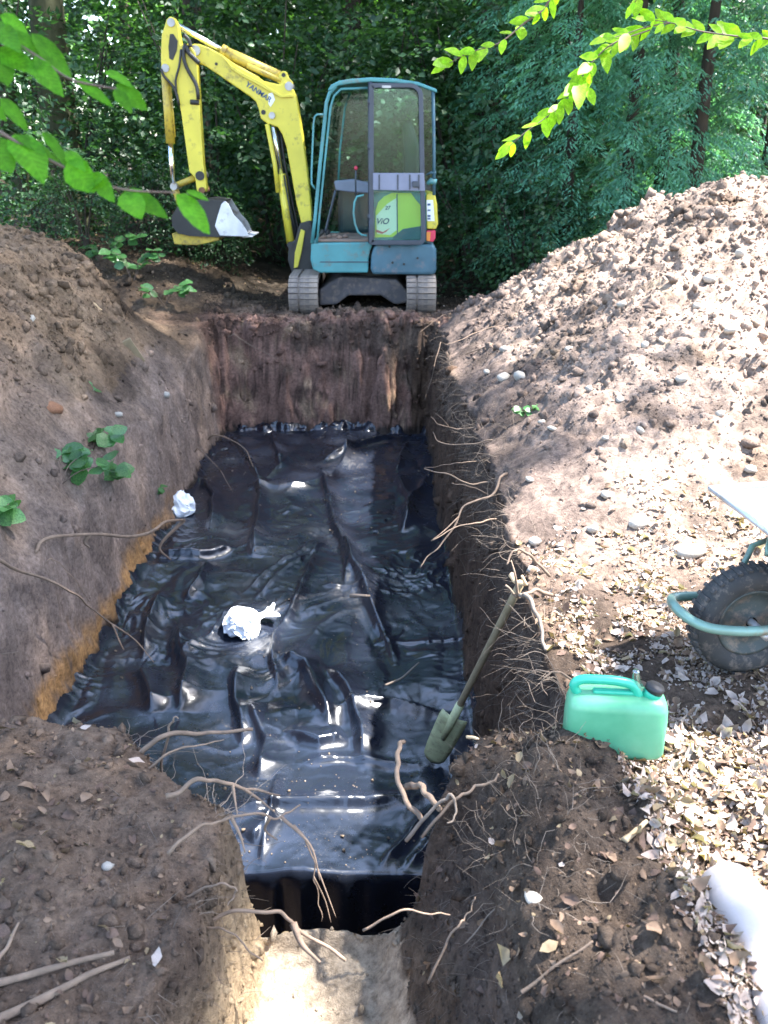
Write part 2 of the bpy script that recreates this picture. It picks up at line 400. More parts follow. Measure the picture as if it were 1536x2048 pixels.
disp = (.022 + .022 * heapy) * lump + (.007 + .008 * heapy) * fine + .012 * heapy * rid + (.005 + .011 * heapy * sstep(0, .5, fbm(x_, y_, z_, 1.1, 2, .5, 77))) * bump_ * (1 - .7 * sstep(.3, .6, steep)) + np.where(y_ > 9.0, .008, .022) * steep * streak * (z_ > FLOOR + .02)
disp = disp + .05 * np.minimum(fbm(x_, y_, z_, 6, 3, .6, 55), .25) * sstep(9.1, 9.25, y_) * (1 - sstep(9.7, 10.4, y_)) * (z_ > FLOOR + .05)
disp = disp * near_w * np.where(on_floor, .15, 1.0)
Pn = Pn + Nn * disp[..., None]
Nn = grid_normals(Pn)

# earth colours by layer and place, shade painted in behind the pit
def mixv(a, b, t): return a * (1 - t[..., None]) + np.asarray(b) * t[..., None]
x_, y_, z_ = Pn[..., 0], Pn[..., 1], Pn[..., 2]
n1 = fbm(x_, y_, z_, 1.7, 4, .55, 11); n2 = fbm(x_, y_, z_, 5, 4, .6, 23)
C = np.broadcast_to(np.array([.145, .105, .078]), Pn.shape).copy()                     # dark woodland topsoil
C = mixv(C, (.30, .235, .195), sstep(.62, .95, x_) * sstep(2.6, 4.4, y_) * (1 - sstep(10, 11, y_)) * sstep(-.5, .25, n1 + .35))
C = mixv(C, (.16, .125, .11), sstep(.55, .62, x_) * (1 - sstep(.75, 1.5, x_ + .3 * n1)) * sstep(3, 4, y_) * .8)
C = mixv(C, (.37, .29, .215), sstep(.5, .9, n2 + n1 * .5) * sstep(.8, 1.2, x_) * sstep(3, 5, y_))
C = mixv(C, (.20, .152, .122), (x_ < -1.7) * sstep(2.6, 3.4, y_) * (1 - sstep(8, 9, y_)))   # left bank
C = mixv(C, (.25, .175, .11), (x_ < -2.1) * sstep(5.0, 6.3, y_ + .5 * n1) * (1 - sstep(8, 8.6, y_)) * .7)
wallL = (x_ < -1.6) * sstep(.25, .6, steep) * sstep(.05, -.30, z_ + .25 * n1) * (y_ > 2.3)
C = mixv(C, (.26, .205, .175), wallL * .9)
C = mixv(C, (.44, .255, .11), wallL * sstep(-.90, -1.0, z_ + .16 * n1 + .08 * n2) * (1 - sstep(6.0, 7.4, y_)) * sstep(-.7, .1, n2 + .2))     # orange sand at the foot
wallF = sstep(8.9, 9.3, y_) * (1 - sstep(9.6, 9.9, y_)) * (z_ < .1) * (np.abs(x_ + .6) < 1.9)
C = mixv(C, (.27, .165, .130), wallF * sstep(-.55, -.2, n1 + .1))
C = mixv(C, (.085, .055, .045), wallF * sstep(.12, .5, n2)); C = mixv(C, (.36, .25, .17), wallF * sstep(.25, .6, fbm(x_, y_, z_, 3.2, 4, .6, 99)))
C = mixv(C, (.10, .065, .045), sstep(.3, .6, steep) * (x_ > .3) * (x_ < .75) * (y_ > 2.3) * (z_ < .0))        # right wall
C = mixv(C, (.055, .042, .035), (z_ < FLOOR + .1) * 1.0)
sand = (x_ > -.56) * (x_ < .12 + .1 * n1) * (y_ < 2.12) * (z_ < -.2)
C = mixv(C, (.40, .335, .255), sand * sstep(-.6, -.2, n2 + .2))
C = mixv(C, (.40, .31, .20), (x_ > -.62) * (x_ < -.30) * (y_ < 2.1) * sstep(.35, .7, steep) * sstep(.02, -.14, z_ + .05 * n1))
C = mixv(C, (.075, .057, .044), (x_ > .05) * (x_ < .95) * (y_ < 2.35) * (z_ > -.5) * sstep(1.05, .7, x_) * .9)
C = mixv(C, (.050, .040, .028), sstep(9.95, 10.5, y_) * 1.0)  # dark forest soil, with the shade around the excavator painted in
C = mixv(C, (.085, .062, .042), sstep(-1.7, -2.1, x_) * sstep(7.9, 8.7, y_ - .4 * (x_ + 1.9)) * .85)
n3 = fbm(x_, y_, z_, .75, 3, .6, 120)
C = mixv(C, C * .52, sstep(.18, .55, n3 + .35 * n1) * (z_ > -.2) * (y_ > 2.6))                  # damp, darker patches
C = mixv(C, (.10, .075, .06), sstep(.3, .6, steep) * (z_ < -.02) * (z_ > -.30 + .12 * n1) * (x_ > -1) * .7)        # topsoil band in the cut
C = np.clip(C * (1 + .24 * n2[..., None]), .012, .8)
ny, nx = GX.shape
idx = np.arange(ny * nx).reshape(ny, nx)
Fq = np.stack([idx[:-1, :-1], idx[:-1, 1:], idx[1:, 1:], idx[1:, :-1]], -1).reshape(-1, 4)
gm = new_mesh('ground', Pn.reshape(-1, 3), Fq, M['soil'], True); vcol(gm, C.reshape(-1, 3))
link('ground', gm, kind='structure')

def surf(x, y):
    j = int(np.clip(np.searchsorted(gx, x), 1, nx - 2)); i = int(np.clip(np.searchsorted(gy, y), 1, ny - 2))
    return Pn[i, j], Nn[i, j]
def gz(x, y): return float(surf(x, y)[0][2])
cell = np.zeros(GX.shape); cell[:-1, :-1] = np.linalg.norm(np.cross(Pn[:-1, 1:] - Pn[:-1, :-1], Pn[1:, :-1] - Pn[:-1, :-1]), axis=-1)
vd = Pn - np.array([0, 0, CAM_H]); dep = vd[..., 1] * CP - vd[..., 2] * SP
pu = vd[..., 0] / np.maximum(dep, .01) * FPX + 768; pv = (-vd[..., 1] * SP - vd[..., 2] * CP) / np.maximum(dep, .01) * FPX + 1024
INVIEW = (dep > .3) & (pu > -120) & (pu < 1656) & (pv > -60) & (pv < 2150)
def scatter(n, weight):
    w = (cell * weight * INVIEW).ravel(); w = w / w.sum()
    k = rng.choice(len(w), size=n, p=w)
    return Pn.reshape(-1, 3)[k], Nn.reshape(-1, 3)[k], C.reshape(-1, 3)[k], dep.ravel()[k]

# ------------------------------------------------------------------ the black plastic sheet on the pit floor
tx = np.linspace(-1.84, .62, 270); ty = np.linspace(2.93, 9.52, 690)
TX, TY = np.meshgrid(tx, ty)
FOLDS = [  # polyline in photo pixels, height (m), width (m)
 ([(640,930),(655,1000),(680,1080),(720,1180),(760,1290)], .075, .035), ([(520,960),(515,1060),(505,1130)], .06, .035),
 ([(650,1075),(570,1130),(480,1200)], .03, .016), ([(660,1085),(590,1140),(500,1215)], .028, .014),
 ([(640,1080),(600,1200),(550,1290),(545,1340),(560,1400)], .045, .022), ([(545,1330),(610,1350),(640,1420),(660,1470)], .075, .05),
 ([(650,1350),(690,1400),(720,1470),(735,1540)], .06, .035), ([(350,1250),(375,1350),(360,1440)], .09, .05),
 ([(280,1340),(300,1400),(310,1440)], .08, .05), ([(300,1130),(400,1128),(480,1105)], .06, .03), ([(545,870),(560,940)], .07, .05),
 ([(640,880),(590,920),(530,965)], .05, .03), ([(640,930),(720,900),(800,880)], .07, .04), ([(780,950),(820,1010),(800,1080)], .06, .04),
 ([(560,1480),(640,1505),(700,1490)], .06, .035), ([(500,1420),(530,1500),(520,1580)], .06, .04), ([(440,1660),(560,1632),(700,1622),(860,1600)], .05, .03),
 ([(500,1710),(560,1650)], .05, .03), ([(640,985),(560,992),(470,975)], .05, .025), ([(880,940),(830,1000),(800,1080)], .05, .03),
 ([(740,1292),(850,1296),(960,1290)], .018, .012), ([(470,1220),(420,1290),(370,1330)], .05, .03), ([(900,1440),(780,1420),(700,1432)], .04, .02),
 ([(640,1186),(740,1190)], .02, .016), ([(400,960),(430,1000),(420,1080)], .06, .035), ([(460,880),(500,930),(520,965)], .05, .025),
 ([(700,870),(690,930),(660,975)], .05, .02), ([(820,880),(800,930),(790,960)], .05, .02), ([(430,1130),(400,1180),(370,1210)], .06, .025),
 ([(330,1190),(300,1260),(290,1330)], .07, .035), ([(720,1200),(760,1260),(790,1340)], .03, .02), ([(690,1090),(700,1140),(690,1190)], .04, .02),
 ([(480,1350),(470,1420),(490,1500)], .05, .03), ([(600,1540),(700,1530),(850,1545)], .03, .018), ([(860,1620),(800,1700),(760,1750)], .03, .016),
 ([(900,1640),(860,1700),(810,1755)], .03, .016), ([(560,1560),(540,1650),(520,1750)], .03, .014)]
tz = np.full(TX.shape, FLOOR + .035)
tz += .034 * fbm(TX, TY, 0, 1.1, 3) + .030 * np.abs(fbm(TX * 2.4 + .5 * fbm(TX, TY, 4, .6, 2), TY * .42, 44, 1.0, 2, .5))
for poly, amp, w in FOLDS:
    Q = np.array([at_z(px, py, FLOOR)[:2] for px, py in poly])
    best = np.full(TX.shape, 9.0); tt = np.zeros(TX.shape); sd = np.zeros(TX.shape); m = len(Q) - 1
    wob = .03 * perlin(TX * 3, TY * 3, amp * 100)
    for i in range(m):
        a, b = Q[i], Q[i + 1]; e = b - a
        t = np.clip(((TX - a[0]) * e[0] + (TY - a[1]) * e[1]) / (e @ e), 0, 1)
        dx, dy = TX - a[0] - t * e[0] + wob, TY - a[1] - t * e[1]
        d = np.hypot(dx, dy); s = np.sign(dx * e[1] - dy * e[0])
        u = d < best; best = np.where(u, d, best); tt = np.where(u, (i + t) / m, tt); sd = np.where(u, s, sd)
    ends = np.clip(np.minimum(tt, 1 - tt) * 5, .12, 1)
    ww = w * np.where(sd > 0, .75, 2.3)                     # one side steeper than the other
    tz += 1.2 * amp * ends * (.5 / (1 + (best / ww) ** 2) ** 1.4 + .5 * np.exp(-best / ww * .85)) - amp * .18 * np.exp(-(best / (5 * w)) ** 2)
wxx = TX + .25 * fbm(TX, TY, 1, 1.2, 3); wyy = TY + .25 * fbm(TX, TY, 6, 1.2, 3)
r1 = np.clip(1 - np.abs(perlin(wxx * 2.2 + wyy * .5, wyy * 1.1, 3)) * 2.6, 0, 1) ** 2
r2 = np.clip(1 - np.abs(perlin(wxx * 3.1 - wyy * 1.6, wyy * 2.6, 8)) * 3.0, 0, 1) ** 2
r4 = np.clip(1 - np.abs(perlin(wxx * 4.6 + wyy * 3.0, wyy * 3.4 - wxx * 2.2, 31)) * 4.0, 0, 1) ** 1.2 + np.clip(1 - np.abs(perlin(wxx * 5.2 - wyy * 2.4, wyy * 4.1, 47)) * 4.5, 0, 1) ** 1.1 + .6 * np.clip(1 - np.abs(perlin(wxx * 9.5 + wyy * 4, wyy * 7.5 - wxx * 3, 63)) * 4.0, 0, 1)
r3 = np.clip(1 - np.abs(perlin(wxx * 7.5, wyy * 5.5 + wxx * 2, 14)) * 3.0, 0, 1) ** 2
amp_l = .55 + .45 * sstep(.1, -.8, TX)
tz += amp_l * (.022 * r1 * sstep(-.2, .4, fbm(TX, TY, 20, .8, 2)) + .008 * r2 * sstep(-.1, .5, fbm(TX, TY, 25, .9, 2)) + .0080 * r4 * sstep(-.10, .40, fbm(TX, TY, 52, 1.2, 2)) + .005 * r3 * sstep(-.1, .4, fbm(TX, TY, 35, 1.5, 2))) + .002 * fbm(TX, TY, 2, 14, 2)
edgeL = sstep(-1.70, -1.84, TX); edgeR = sstep(.46, .62, TX); edgeF = sstep(9.28, 9.50, TY + .12 * fbm(TX * 2.2, 0, 4, 2, 3))
tz += .10 * edgeL + .12 * edgeR + .09 * edgeF * (1 + .8 * fbm(TX, TY, 7, 2.4, 3))
ty2 = TY - .07 * edgeF * (1 + fbm(TX, TY, 17, 5, 3)) - .02 * edgeR
TP = np.stack([TX - .04 * edgeR, ty2, tz], -1)
hang = []                                                   # the near end hangs down into the slot
y0r, z0r = TP[0, :, 1], TP[0, :, 2]
for k, (dz, dy) in enumerate([(-.012, -.012), (-.05, -.018), (-.12, -.016), (-.20, -.015), (-.28, -.014), (-.36, -.016), (-.44, -.02)]):
    hang.append(np.stack([tx, y0r + dy + .012 * np.sin(tx * 41 + 3 * perlin(tx * 4, 0, 0)) * min(1, k / 3), z0r + dz], -1))
TP = np.concatenate([np.array(hang[::-1]), TP], 0)
th, tw = TP.shape[:2]; ti = np.arange(th * tw).reshape(th, tw)
TF = np.stack([ti[:-1, :-1], ti[:-1, 1:], ti[1:, 1:], ti[1:, :-1]], -1).reshape(-1, 4)
mt, N, L, B = mat_new('black_polythene')
dust = noise_node(N, L, 1.6, 8, 0.72); grit = noise_node(N, L, 90, 4, .7)
mm = N.new('ShaderNodeMath'); mm.operation = 'MULTIPLY'; L.new(dust.outputs[0], mm.inputs[0]); L.new(grit.outputs[0], mm.inputs[1])
fd = ramp(N, L, mm.outputs[0], [(.33, (0, 0, 0)), (.46, (1, 1, 1))]).outputs[0]
L.new(mixc(N, L, (.008, .011, .019), (.13, .11, .09), fd), B.inputs['Base Color'])
rr = ramp(N, L, dust.outputs[0], [(.35, (.17, .17, .17)), (.7, (.36, .36, .36))]).outputs[0]
L.new(mixc(N, L, rr, (.85, .85, .85), fd), B.inputs['Roughness'])
B.inputs['Specular IOR Level'].default_value = .75
tcv = N.new('ShaderNodeTexCoord'); wv = noise_node(N, L, 5, 2); vm = N.new('ShaderNodeVectorMath'); vm.operation = 'MULTIPLY_ADD'; vm.inputs[1].default_value = (.25, .25, .25)
L.new(wv.outputs['Color'], vm.inputs[0]); L.new(tcv.outputs['Object'], vm.inputs[2])
vo = N.new('ShaderNodeTexVoronoi'); vo.inputs['Scale'].default_value = 6.5; L.new(vm.outputs[0], vo.inputs['Vector'])
vo2 = N.new('ShaderNodeTexVoronoi'); vo2.inputs['Scale'].default_value = 17; L.new(vm.outputs[0], vo2.inputs['Vector'])
hh = N.new('ShaderNodeMath'); hh.operation = 'MULTIPLY_ADD'; hh.inputs[1].default_value = .35; L.new(vo2.outputs['Distance'], hh.inputs[0]); L.new(vo.outputs['Distance'], hh.inputs[2])
bump(N, L, B, hh.outputs[0], .09, .022)
link('plastic_sheet', new_mesh('plastic_sheet', TP.reshape(-1, 3), TF, mt, True), label='crumpled glossy black plastic sheet lining the floor of the pit', cat='plastic sheet')
def sheet_z(x, y):
    j = int(np.clip(np.searchsorted(tx, x), 0, len(tx) - 1)); i = int(np.clip(np.searchsorted(ty, y), 0, len(ty) - 1))
    return float(tz[i, j])

# ------------------------------------------------------------------ the mini excavator
YC = 10.90                                                  # middle plane of the machine
def xz(px, py, Y): p = at_y(px, py, Y); return (p[0], p[2])
def poly_px(pts, Y): return [xz(px, py, Y) for px, py in pts]
def zoom_px(pts): return [(300 + a * .23433, b * .23433) for a, b in pts]
ex_loc = np.array([-.22, YC, gz(-.22, 10.2)])
EX = empty('mini_excavator', ex_loc, 'yellow and teal mini excavator with raised boom parked behind the pit', 'excavator')
def ex(o):                                                  # keep world placement under the Empty
    if o.parent is EX: o.matrix_parent_inverse = Matrix.Translation(-Vector(ex_loc))
    return o
YN1 = 10.12
# running gear: two rubber tracks that point at the pit
G0 = 0.0
tz_top = xz(606, 556, 9.98)[1]; tz_bot = xz(606, 634, 9.98)[1]
Rr = (tz_top - tz_bot) / 2; zc = (tz_top + tz_bot) / 2
shoe_me = None
def shoe_mesh():
    V, F = [], []
    def bx(x0, x1, y0, y1, z0, z1):
        b = len(V)
        V.extend([(x0,y0,z0),(x1,y0,z0),(x1,y1,z0),(x0,y1,z0),(x0,y0,z1),(x1,y0,z1),(x1,y1,z1),(x0,y1,z1)])
        F.extend([tuple(b + i for i in f) for f in ((3,2,1,0),(4,5,6,7),(0,1,5,4),(1,2,6,5),(2,3,7,6),(3,0,4,7))])
    bx(-.165, .165, -.028, .028, -.012, .008); bx(-.160, -.062, -.026, .026, .006, .028); bx(-.036, .160, -.026, .026, .006, .028)
    return new_mesh('shoe', V, F, M['rubber'])
shoe_me = shoe_mesh()
for px in (606, 843):
    xc = xz(px, 600, 9.98)[0]; y0, y1 = 9.98 + Rr, 11.85
    per = 2 * (y1 - y0) + 2 * math.pi * Rr; nsh = 72
    loop = []
    for k in range(96):
        s = per * k / 96
        loop.append(s)
    def on_loop(s, r):
        s = s % per; st = y1 - y0
        if s < st: return y0 + s, zc + r, 0.0
        s -= st
        if s < math.pi * Rr: a = s / Rr; return y1 + r * math.sin(a), zc + r * math.cos(a), a
        s -= math.pi * Rr
        if s < st: return y1 - s, zc - r, math.pi
        s -= st; a = math.pi + s / Rr; return y0 + r * math.sin(a), zc + r * math.cos(a), a
    V, F = [], []
    for k in range(96):
        for r in (Rr - .03, Rr - .05):
            yy, zz, a = on_loop(loop[k], r)
            V += [(xc - .165, yy, zz), (xc + .165, yy, zz)]
    for k in range(96):
        a, b = 4 * k, 4 * ((k + 1) % 96)
        F += [(a, a + 1, b + 1, b), (a + 3, a + 2, b + 2, b + 3), (a + 2, a, b, b + 2), (a + 1, a + 3, b + 3, b + 1)]
    tr = ex(link('track', new_mesh('track', V, F, M['rubber']), EX))
    for k in range(nsh):
        yy, zz, a = on_loop(per * k / nsh, Rr - .028)
        o = link('shoe', shoe_me, tr); o.location = (xc, yy, zz); o.rotation_euler = (-a, 0, 0)
    fr = ex(prism('track_frame', [(xc - .10, zc - .10), (xc + .10, zc - .10), (xc + .10, zc + .09), (xc - .10, zc + .09)], y0, y1, M['muddy_frame'], EX, .02))
    for yy in np.linspace(y0, y1, 5):
        V, F = tube_vf([(xc - .12, yy, zc), (xc + .12, yy, zc)], Rr - .056, 16); ex(link('roller', new_mesh('roller', V, F, M['muddy_frame'], True), EX))
xa, xb = xz(640, 600, 9.98)[0], xz(812, 600, 9.98)[0]
ex(prism('undercarriage', [(xa - .03, zc - .13), (xa + .17, zc - .12), (xa + .30, zc - .02), (xb - .28, zc - .02), (xb - .12, zc - .12), (xb + .03, zc - .10), (xb + .03, zc + .02), (xb - .10, zc + .16), (xa + .22, zc + .19), (xa + .08, zc + .12), (xa - .03, zc + .04)], 10.25, 11.55, M['muddy_frame'], EX, .025))
V, F = tube_vf([(-.12, YC, zc + .12), (-.12, YC, zc + .28)], .42, 32); ex(link('turntable', new_mesh('turntable', V, F, M['darksteel']), EX))
# dozer blade on the far side
ex(prism('dozer_blade', [(xa - .35, tz_bot + .03), (xb + .35, tz_bot + .03), (xb + .35, tz_bot + .36), (xa - .35, tz_bot + .36)], 12.2, 12.25, M['yellow_dirty'], EX, .01))
for xx in (xa + .05, xb - .05): ex(box('blade_arm', (xx - .05, 11.4, zc - .08), (xx + .05, 12.2, zc + .02), M['yellow_dirty'], EX, .01))
# house: teal front skirt, slate counterweight
Yh = 10.16
ex(prism('house_skirt', poly_px([(622, 486), (748, 484), (741, 500), (737, 518), (736, 546), (640, 546), (626, 540), (621, 520)], Yh), Yh, 11.62, M['teal'], EX, .018))
ex(prism('skirt_seam', poly_px([(640, 523), (738, 523), (738, 525), (640, 525)], Yh), Yh - .004, Yh + .02, M['charcoal'], EX))
ex(prism('counterweight', poly_px([(752, 488), (868, 488), (873, 500), (873, 540), (869, 550), (745, 549), (741, 538), (742, 512), (746, 498)], Yh), Yh - .012, 11.66, M['slate'], EX, .03))
ex(box('engine_hood', (-.55, 11.14, xz(700, 486, Yh)[1] + .003), (.56, 11.60, 1.35), M['charcoal'], EX, .06))
for px, py in ((785, 525), (808, 528), (835, 516), (779, 493)):
    c = at_y(px, py, Yh - .012); V, F = tube_vf([c - [0, .012, 0], c + [0, .01, 0]], .013, 8); ex(link('bolt', new_mesh('bolt', V, F, M['darksteel']), EX))
# deck and interior
zdeck = xz(680, 485, Yh)[1]
ex(box('floor_mat', (xz(632, 480, Yh)[0], Yh + .03, zdeck + .002), (xz(738, 480, Yh)[0], 11.05, zdeck + .03), M['mat'], EX, .01))
for k in range(5):
    c = np.array([xz(645 + 11 * k, 470, Yh)[0], 10.28 + .1 * (k % 3), zdeck + .045])
    V, F = tube_vf([c - [.03, 0, 0], c, c + [.035, .01, 0]], [.01, .026, .008], 7); ex(link('mud_lump', new_mesh('mud_lump', V, F, M['mat'], True), EX))
ex(prism('seat', poly_px([(760, 470), (830, 470), (842, 300), (822, 240), (806, 244), (808, 330), (800, 400), (750, 408), (748, 430)], 10.6), 10.42, 10.88, M['seat'], EX, .05))
ex(prism('arm_console', poly_px([(668, 362), (706, 358), (738, 366), (738, 386), (700, 384), (672, 380)], 10.95), 10.88, 11.04, M['panel'], EX, .015))
ex(tube('control_lever', [at_y(712, 392, 10.42), at_y(711, 362, 10.42), at_y(712, 338, 10.42)], .009, M['charcoal'], EX))
lv = [at_y(712, 340, 10.42), at_y(712, 332, 10.42)]; ex(tube('lever_knob', [lv[0], (lv[0] + lv[1]) / 2, lv[1]], [.012, .024, .012], M['redlamp'], EX))
ex(tube('control_lever', [at_y(650, 466, 10.6), at_y(660, 425, 10.6), at_y(671, 380, 10.6)], .014, M['charcoal'], EX, curved=8))
for k in range(2):
    ex(tube('pedal', [at_y(640 + 12 * k, 474, 10.5 + .2 * k), at_y(646 + 12 * k, 460, 10.5 + .2 * k)], [.012, .03], M['darksteel'], EX))
# cab frame
roof_pts = [(655, 181), (662, 170), (678, 162), (700, 158), (742, 155), (790, 157), (835, 164), (873, 178), (874, 186), (838, 173), (790, 166), (742, 164), (700, 168), (676, 172), (664, 182)]
ex(prism('roof', poly_px(roof_pts, Yh), Yh - .03, 11.16, M['teal'], EX, .012))
def post(name, pts, Y, r, mat, n=6): return ex(tube(name, [at_y(px, py, Y) for px, py in pts], r, mat, EX, n=n))
for Y in (Yh, 11.10):
    post('front_pillar', [(624, 486), (630, 440), (640, 330), (648, 255), (653, 205), (660, 184), (672, 172)], Y, .021, M['teal'])
    post('window_frame', [(634, 486), (638, 440), (649, 330), (656, 262), (661, 215), (668, 192), (682, 178), (735, 176)], Y, .014, M['teal'])
    post('centre_pillar', [(741, 486), (741, 330), (741, 162)], Y, .03, M['charcoal'])
    post('rear_pillar', [(868, 390), (868, 300), (866, 180)], Y, .02, M['slate'])
post('window_frame', [(676, 372), (680, 300), (690, 215), (700, 185)], 11.09, .013, M['teal'])
post('window_frame', [(676, 372), (738, 368)], 11.09, .014, M['teal'])
def pane(name, pts, Y, parent): return ex(prism(name, poly_px(pts, Y), Y, Y + .006, M['glass'], parent))
pane('far_window', [(640, 480), (738, 480), (738, 180), (684, 180), (664, 215)], 11.10, EX)
pane('rear_side_window', [(745, 385), (864, 385), (864, 176), (745, 168)], Yh + .012, EX)
fp = [at_y(px, py, Yh + .02) for px, py in ((629, 470), (640, 330), (650, 240), (661, 186))]
V = [p for p in fp] + [np.array([p[0], 11.09, p[2]]) for p in fp]
ex(link('front_window', new_mesh('front_window', V, [(i, i + 1, i + 5, i + 4) for i in range(3)], M['glass']), EX))
rp = [at_y(px, py, Yh + .02) for px, py in ((868, 390), (868, 300), (866, 182))]
V = [p for p in rp] + [np.array([p[0], 11.09, p[2]]) for p in rp]
ex(link('rear_window', new_mesh('rear_window', V, [(i, i + 1, i + 4, i + 3) for i in range(2)], M['glass']), EX))
post('front_header', [(662, 184), (662, 186)], Yh, .02, M['teal'])
ex(tube('front_header', [at_y(664, 180, Yh), at_y(664, 180, 11.10) + [0, 0, -.0]], .02, M['teal'], EX))
# grab rails
post('grab_rail', [(630, 378), (623, 368), (623, 345), (627, 250), (629, 234), (634, 229), (646, 229)], Yh - .06, .011, M['teal'])
post('grab_rail', [(728, 390), (714, 393), (709, 404), (707, 425), (710, 448), (716, 464), (724, 470), (734, 471)], Yh - .05, .012, M['teal'])
# side cover below the rear window, with its decal
ex(prism('side_cover', poly_px([(744, 384), (852, 384), (854, 420), (853, 486), (744, 486)], Yh), Yh + .02, 11.1, M['teal'], EX, .012))
dec = ex(prism('decal', poly_px([(751, 422), (756, 405), (768, 393), (784, 386), (822, 386), (832, 400), (842, 412), (843, 452), (806, 458), (786, 474), (750, 475)], Yh), Yh + .012, Yh + .019, M['lime'], EX))
ex(prism('decal', poly_px([(752, 432), (774, 408), (793, 396), (794, 460), (780, 470), (754, 468)], Yh), Yh + .008, Yh + .0115, M['cream'], dec))
ex(prism('decal', poly_px([(786, 475), (806, 459), (842, 452), (844, 478), (786, 478)], Yh), Yh + .006, Yh + .0115, M['slate'], dec))
ex(prism('cover_seam', poly_px([(793, 388), (795, 388), (796, 472), (794, 472)], Yh), Yh + .003, Yh + .0075, M['print'], dec))
ex(prism('swoosh', poly_px([(752, 459), (766, 464), (780, 456), (772, 464), (764, 468), (752, 464)], Yh), Yh + .003, Yh + .0075, M['redprint'], dec))
def text(name, body, c, size, rotv, mat, parent, shear=.25, ext=.0015):
    cu = bpy.data.curves.new(name, 'FONT'); cu.body = body; cu.size = size; cu.shear = shear; cu.extrude = ext; cu.align_x = 'CENTER'; cu.align_y = 'CENTER'; cu.offset = size * .018
    t = bpy.data.objects.new(name, cu); COL.objects.link(t)
    bpy.context.view_layer.update()
    me = bpy.data.meshes.new_from_object(t); bpy.data.objects.remove(t)
    me.materials.clear(); me.materials.append(mat)
    o = link(name, me, parent); o.location = c; o.rotation_euler = rotv; return ex(o)
text('lettering', 'ViO', at_y(764, 443, Yh + .004), .085, (math.pi / 2, 0, 0), M['print'], dec, .35)
text('lettering', '27', at_y(775, 416, Yh + .004), .055, (math.pi / 2, 0, 0), M['print'], dec, .2)
# rear corner: yellow edge panel with a label, lamp below
cp = ex(prism('corner_panel', poly_px([(852, 390), (858, 386), (870, 388), (874, 408), (876, 448), (872, 458), (854, 458)], Yh), Yh - .01, 10.9, M['yellow'], EX, .012))
ex(prism('label_plate', poly_px([(853, 400), (866, 400), (869, 442), (854, 442)], Yh - .01), Yh - .016, Yh - .0115, M['white'], cp))
for k, yy in enumerate((407, 419, 430, 436)):
    ex(prism('print', poly_px([(855, yy), (861, yy), (861, yy + 4 - k % 2), (855, yy + 4 - k % 2)], Yh - .016), Yh - .019, Yh - .0165, M['print'], cp))
lampo = ex(prism('tail_lamp', poly_px([(853, 461), (871, 461), (871, 476), (866, 484), (853, 482)], Yh), Yh - .008, 10.3, M['redlamp'], EX, .006))
ex(prism('lamp_lens', poly_px([(853, 464), (861, 464), (860, 482), (853, 481)], Yh), Yh - .016, Yh - .009, M['orangelamp'], lampo))
ex(tube('mirror', [at_y(852, 350, Yh), at_y(862, 345, Yh), at_y(872, 346, Yh)], [.008, .014, .02], M['slate'], EX))
ex(tube('mirror', [at_y(854, 368, Yh), at_y(862, 362, Yh), at_y(873, 364, Yh)], [.02, .035, .03], M['teal'], EX))
# the door, swung open and latched back over the rear side
Yd = Yh - .09
dl = link('door', None, EX); ex(dl)
def ring(name, outer, w, Y, th, mat, parent):
    c = np.mean(outer, axis=0); n = len(outer)
    P = np.array(outer, float); Nrm = []
    for i in range(n):
        e = P[(i + 1) % n] - P[i - 1]; q = np.array([-e[1], e[0]]); q /= np.linalg.norm(q); Nrm.append(q if q @ (c - P[i]) > 0 else -q)
    inn = P + np.array(Nrm) * w
    A = [at_y(x, y, Y) for x, y in P]; Bq = [at_y(x, y, Y) for x, y in inn]
    V = A + Bq + [a + [0, th, 0] for a in A] + [b + [0, th, 0] for b in Bq]; F = []
    for i in range(n):
        j = (i + 1) % n
        F += [(i, j, n + j, n + i), (2*n + j, 2*n + i, 3*n + i, 3*n + j), (i, 2*n + i, 2*n + j, j), (n + j, 3*n + j, 3*n + i, n + i)]
    return ex(bevel(link(name, new_mesh(name, V, F, mat), parent), .006))
def rrect(x0, y0, x1, y1, rs):                               # corner radii: tl, tr, br, bl
    out = []
    for (cx, cy, r, a0) in ((x0 + rs[0], y0 + rs[0], rs[0], 180), (x1 - rs[1], y0 + rs[1], rs[1], 270), (x1 - rs[2], y1 - rs[2], rs[2], 0), (x0 + rs[3], y1 - rs[3], rs[3], 90)):
        for k in range(6):
            a = math.radians(a0 + 18 * k); out.append((cx + r * math.cos(a), cy + r * math.sin(a)))
    return out
dfo = rrect(738, 166, 852, 490, (6, 26, 14, 5))
dfo = [(x - (6 * (1 - (y - 166) / 324) if x > 790 else 0), y) for x, y in dfo]
ring('door_frame', dfo, 9.5, Yd, .05, M['charcoal'], dl)
pane('window_pane', [(747, 178), (815, 178), (834, 192), (840, 345), (747, 345)], Yd + .025, dl)
pane('window_pane', [(747, 382), (843, 382), (843, 480), (747, 480)], Yd + .025, dl)
mp = ex(prism('middle_panel', poly_px([(746, 346), (848, 346), (850, 382), (746, 380)], Yd), Yd - .012, Yd + .03, M['panel'], dl, .006))
for px in (757, 794, 818, 836): ex(prism('panel_rib', poly_px([(px, 349), (px + 3, 349), (px + 3, 379), (px, 379)], Yd), Yd - .018, Yd - .0125, M['charcoal'], mp))
ex(box('latch', tuple(at_y(828, 374, Yd) - [.02, .05, 0]), tuple(at_y(838, 362, Yd) + [0, -.013, 0]), M['charcoal'], dl, .006))
for py in (210, 300, 440): ex(tube('hinge', [at_y(739, py, Yd + .02), at_y(739, py - 12, Yd + .02)], .022, M['charcoal'], dl))
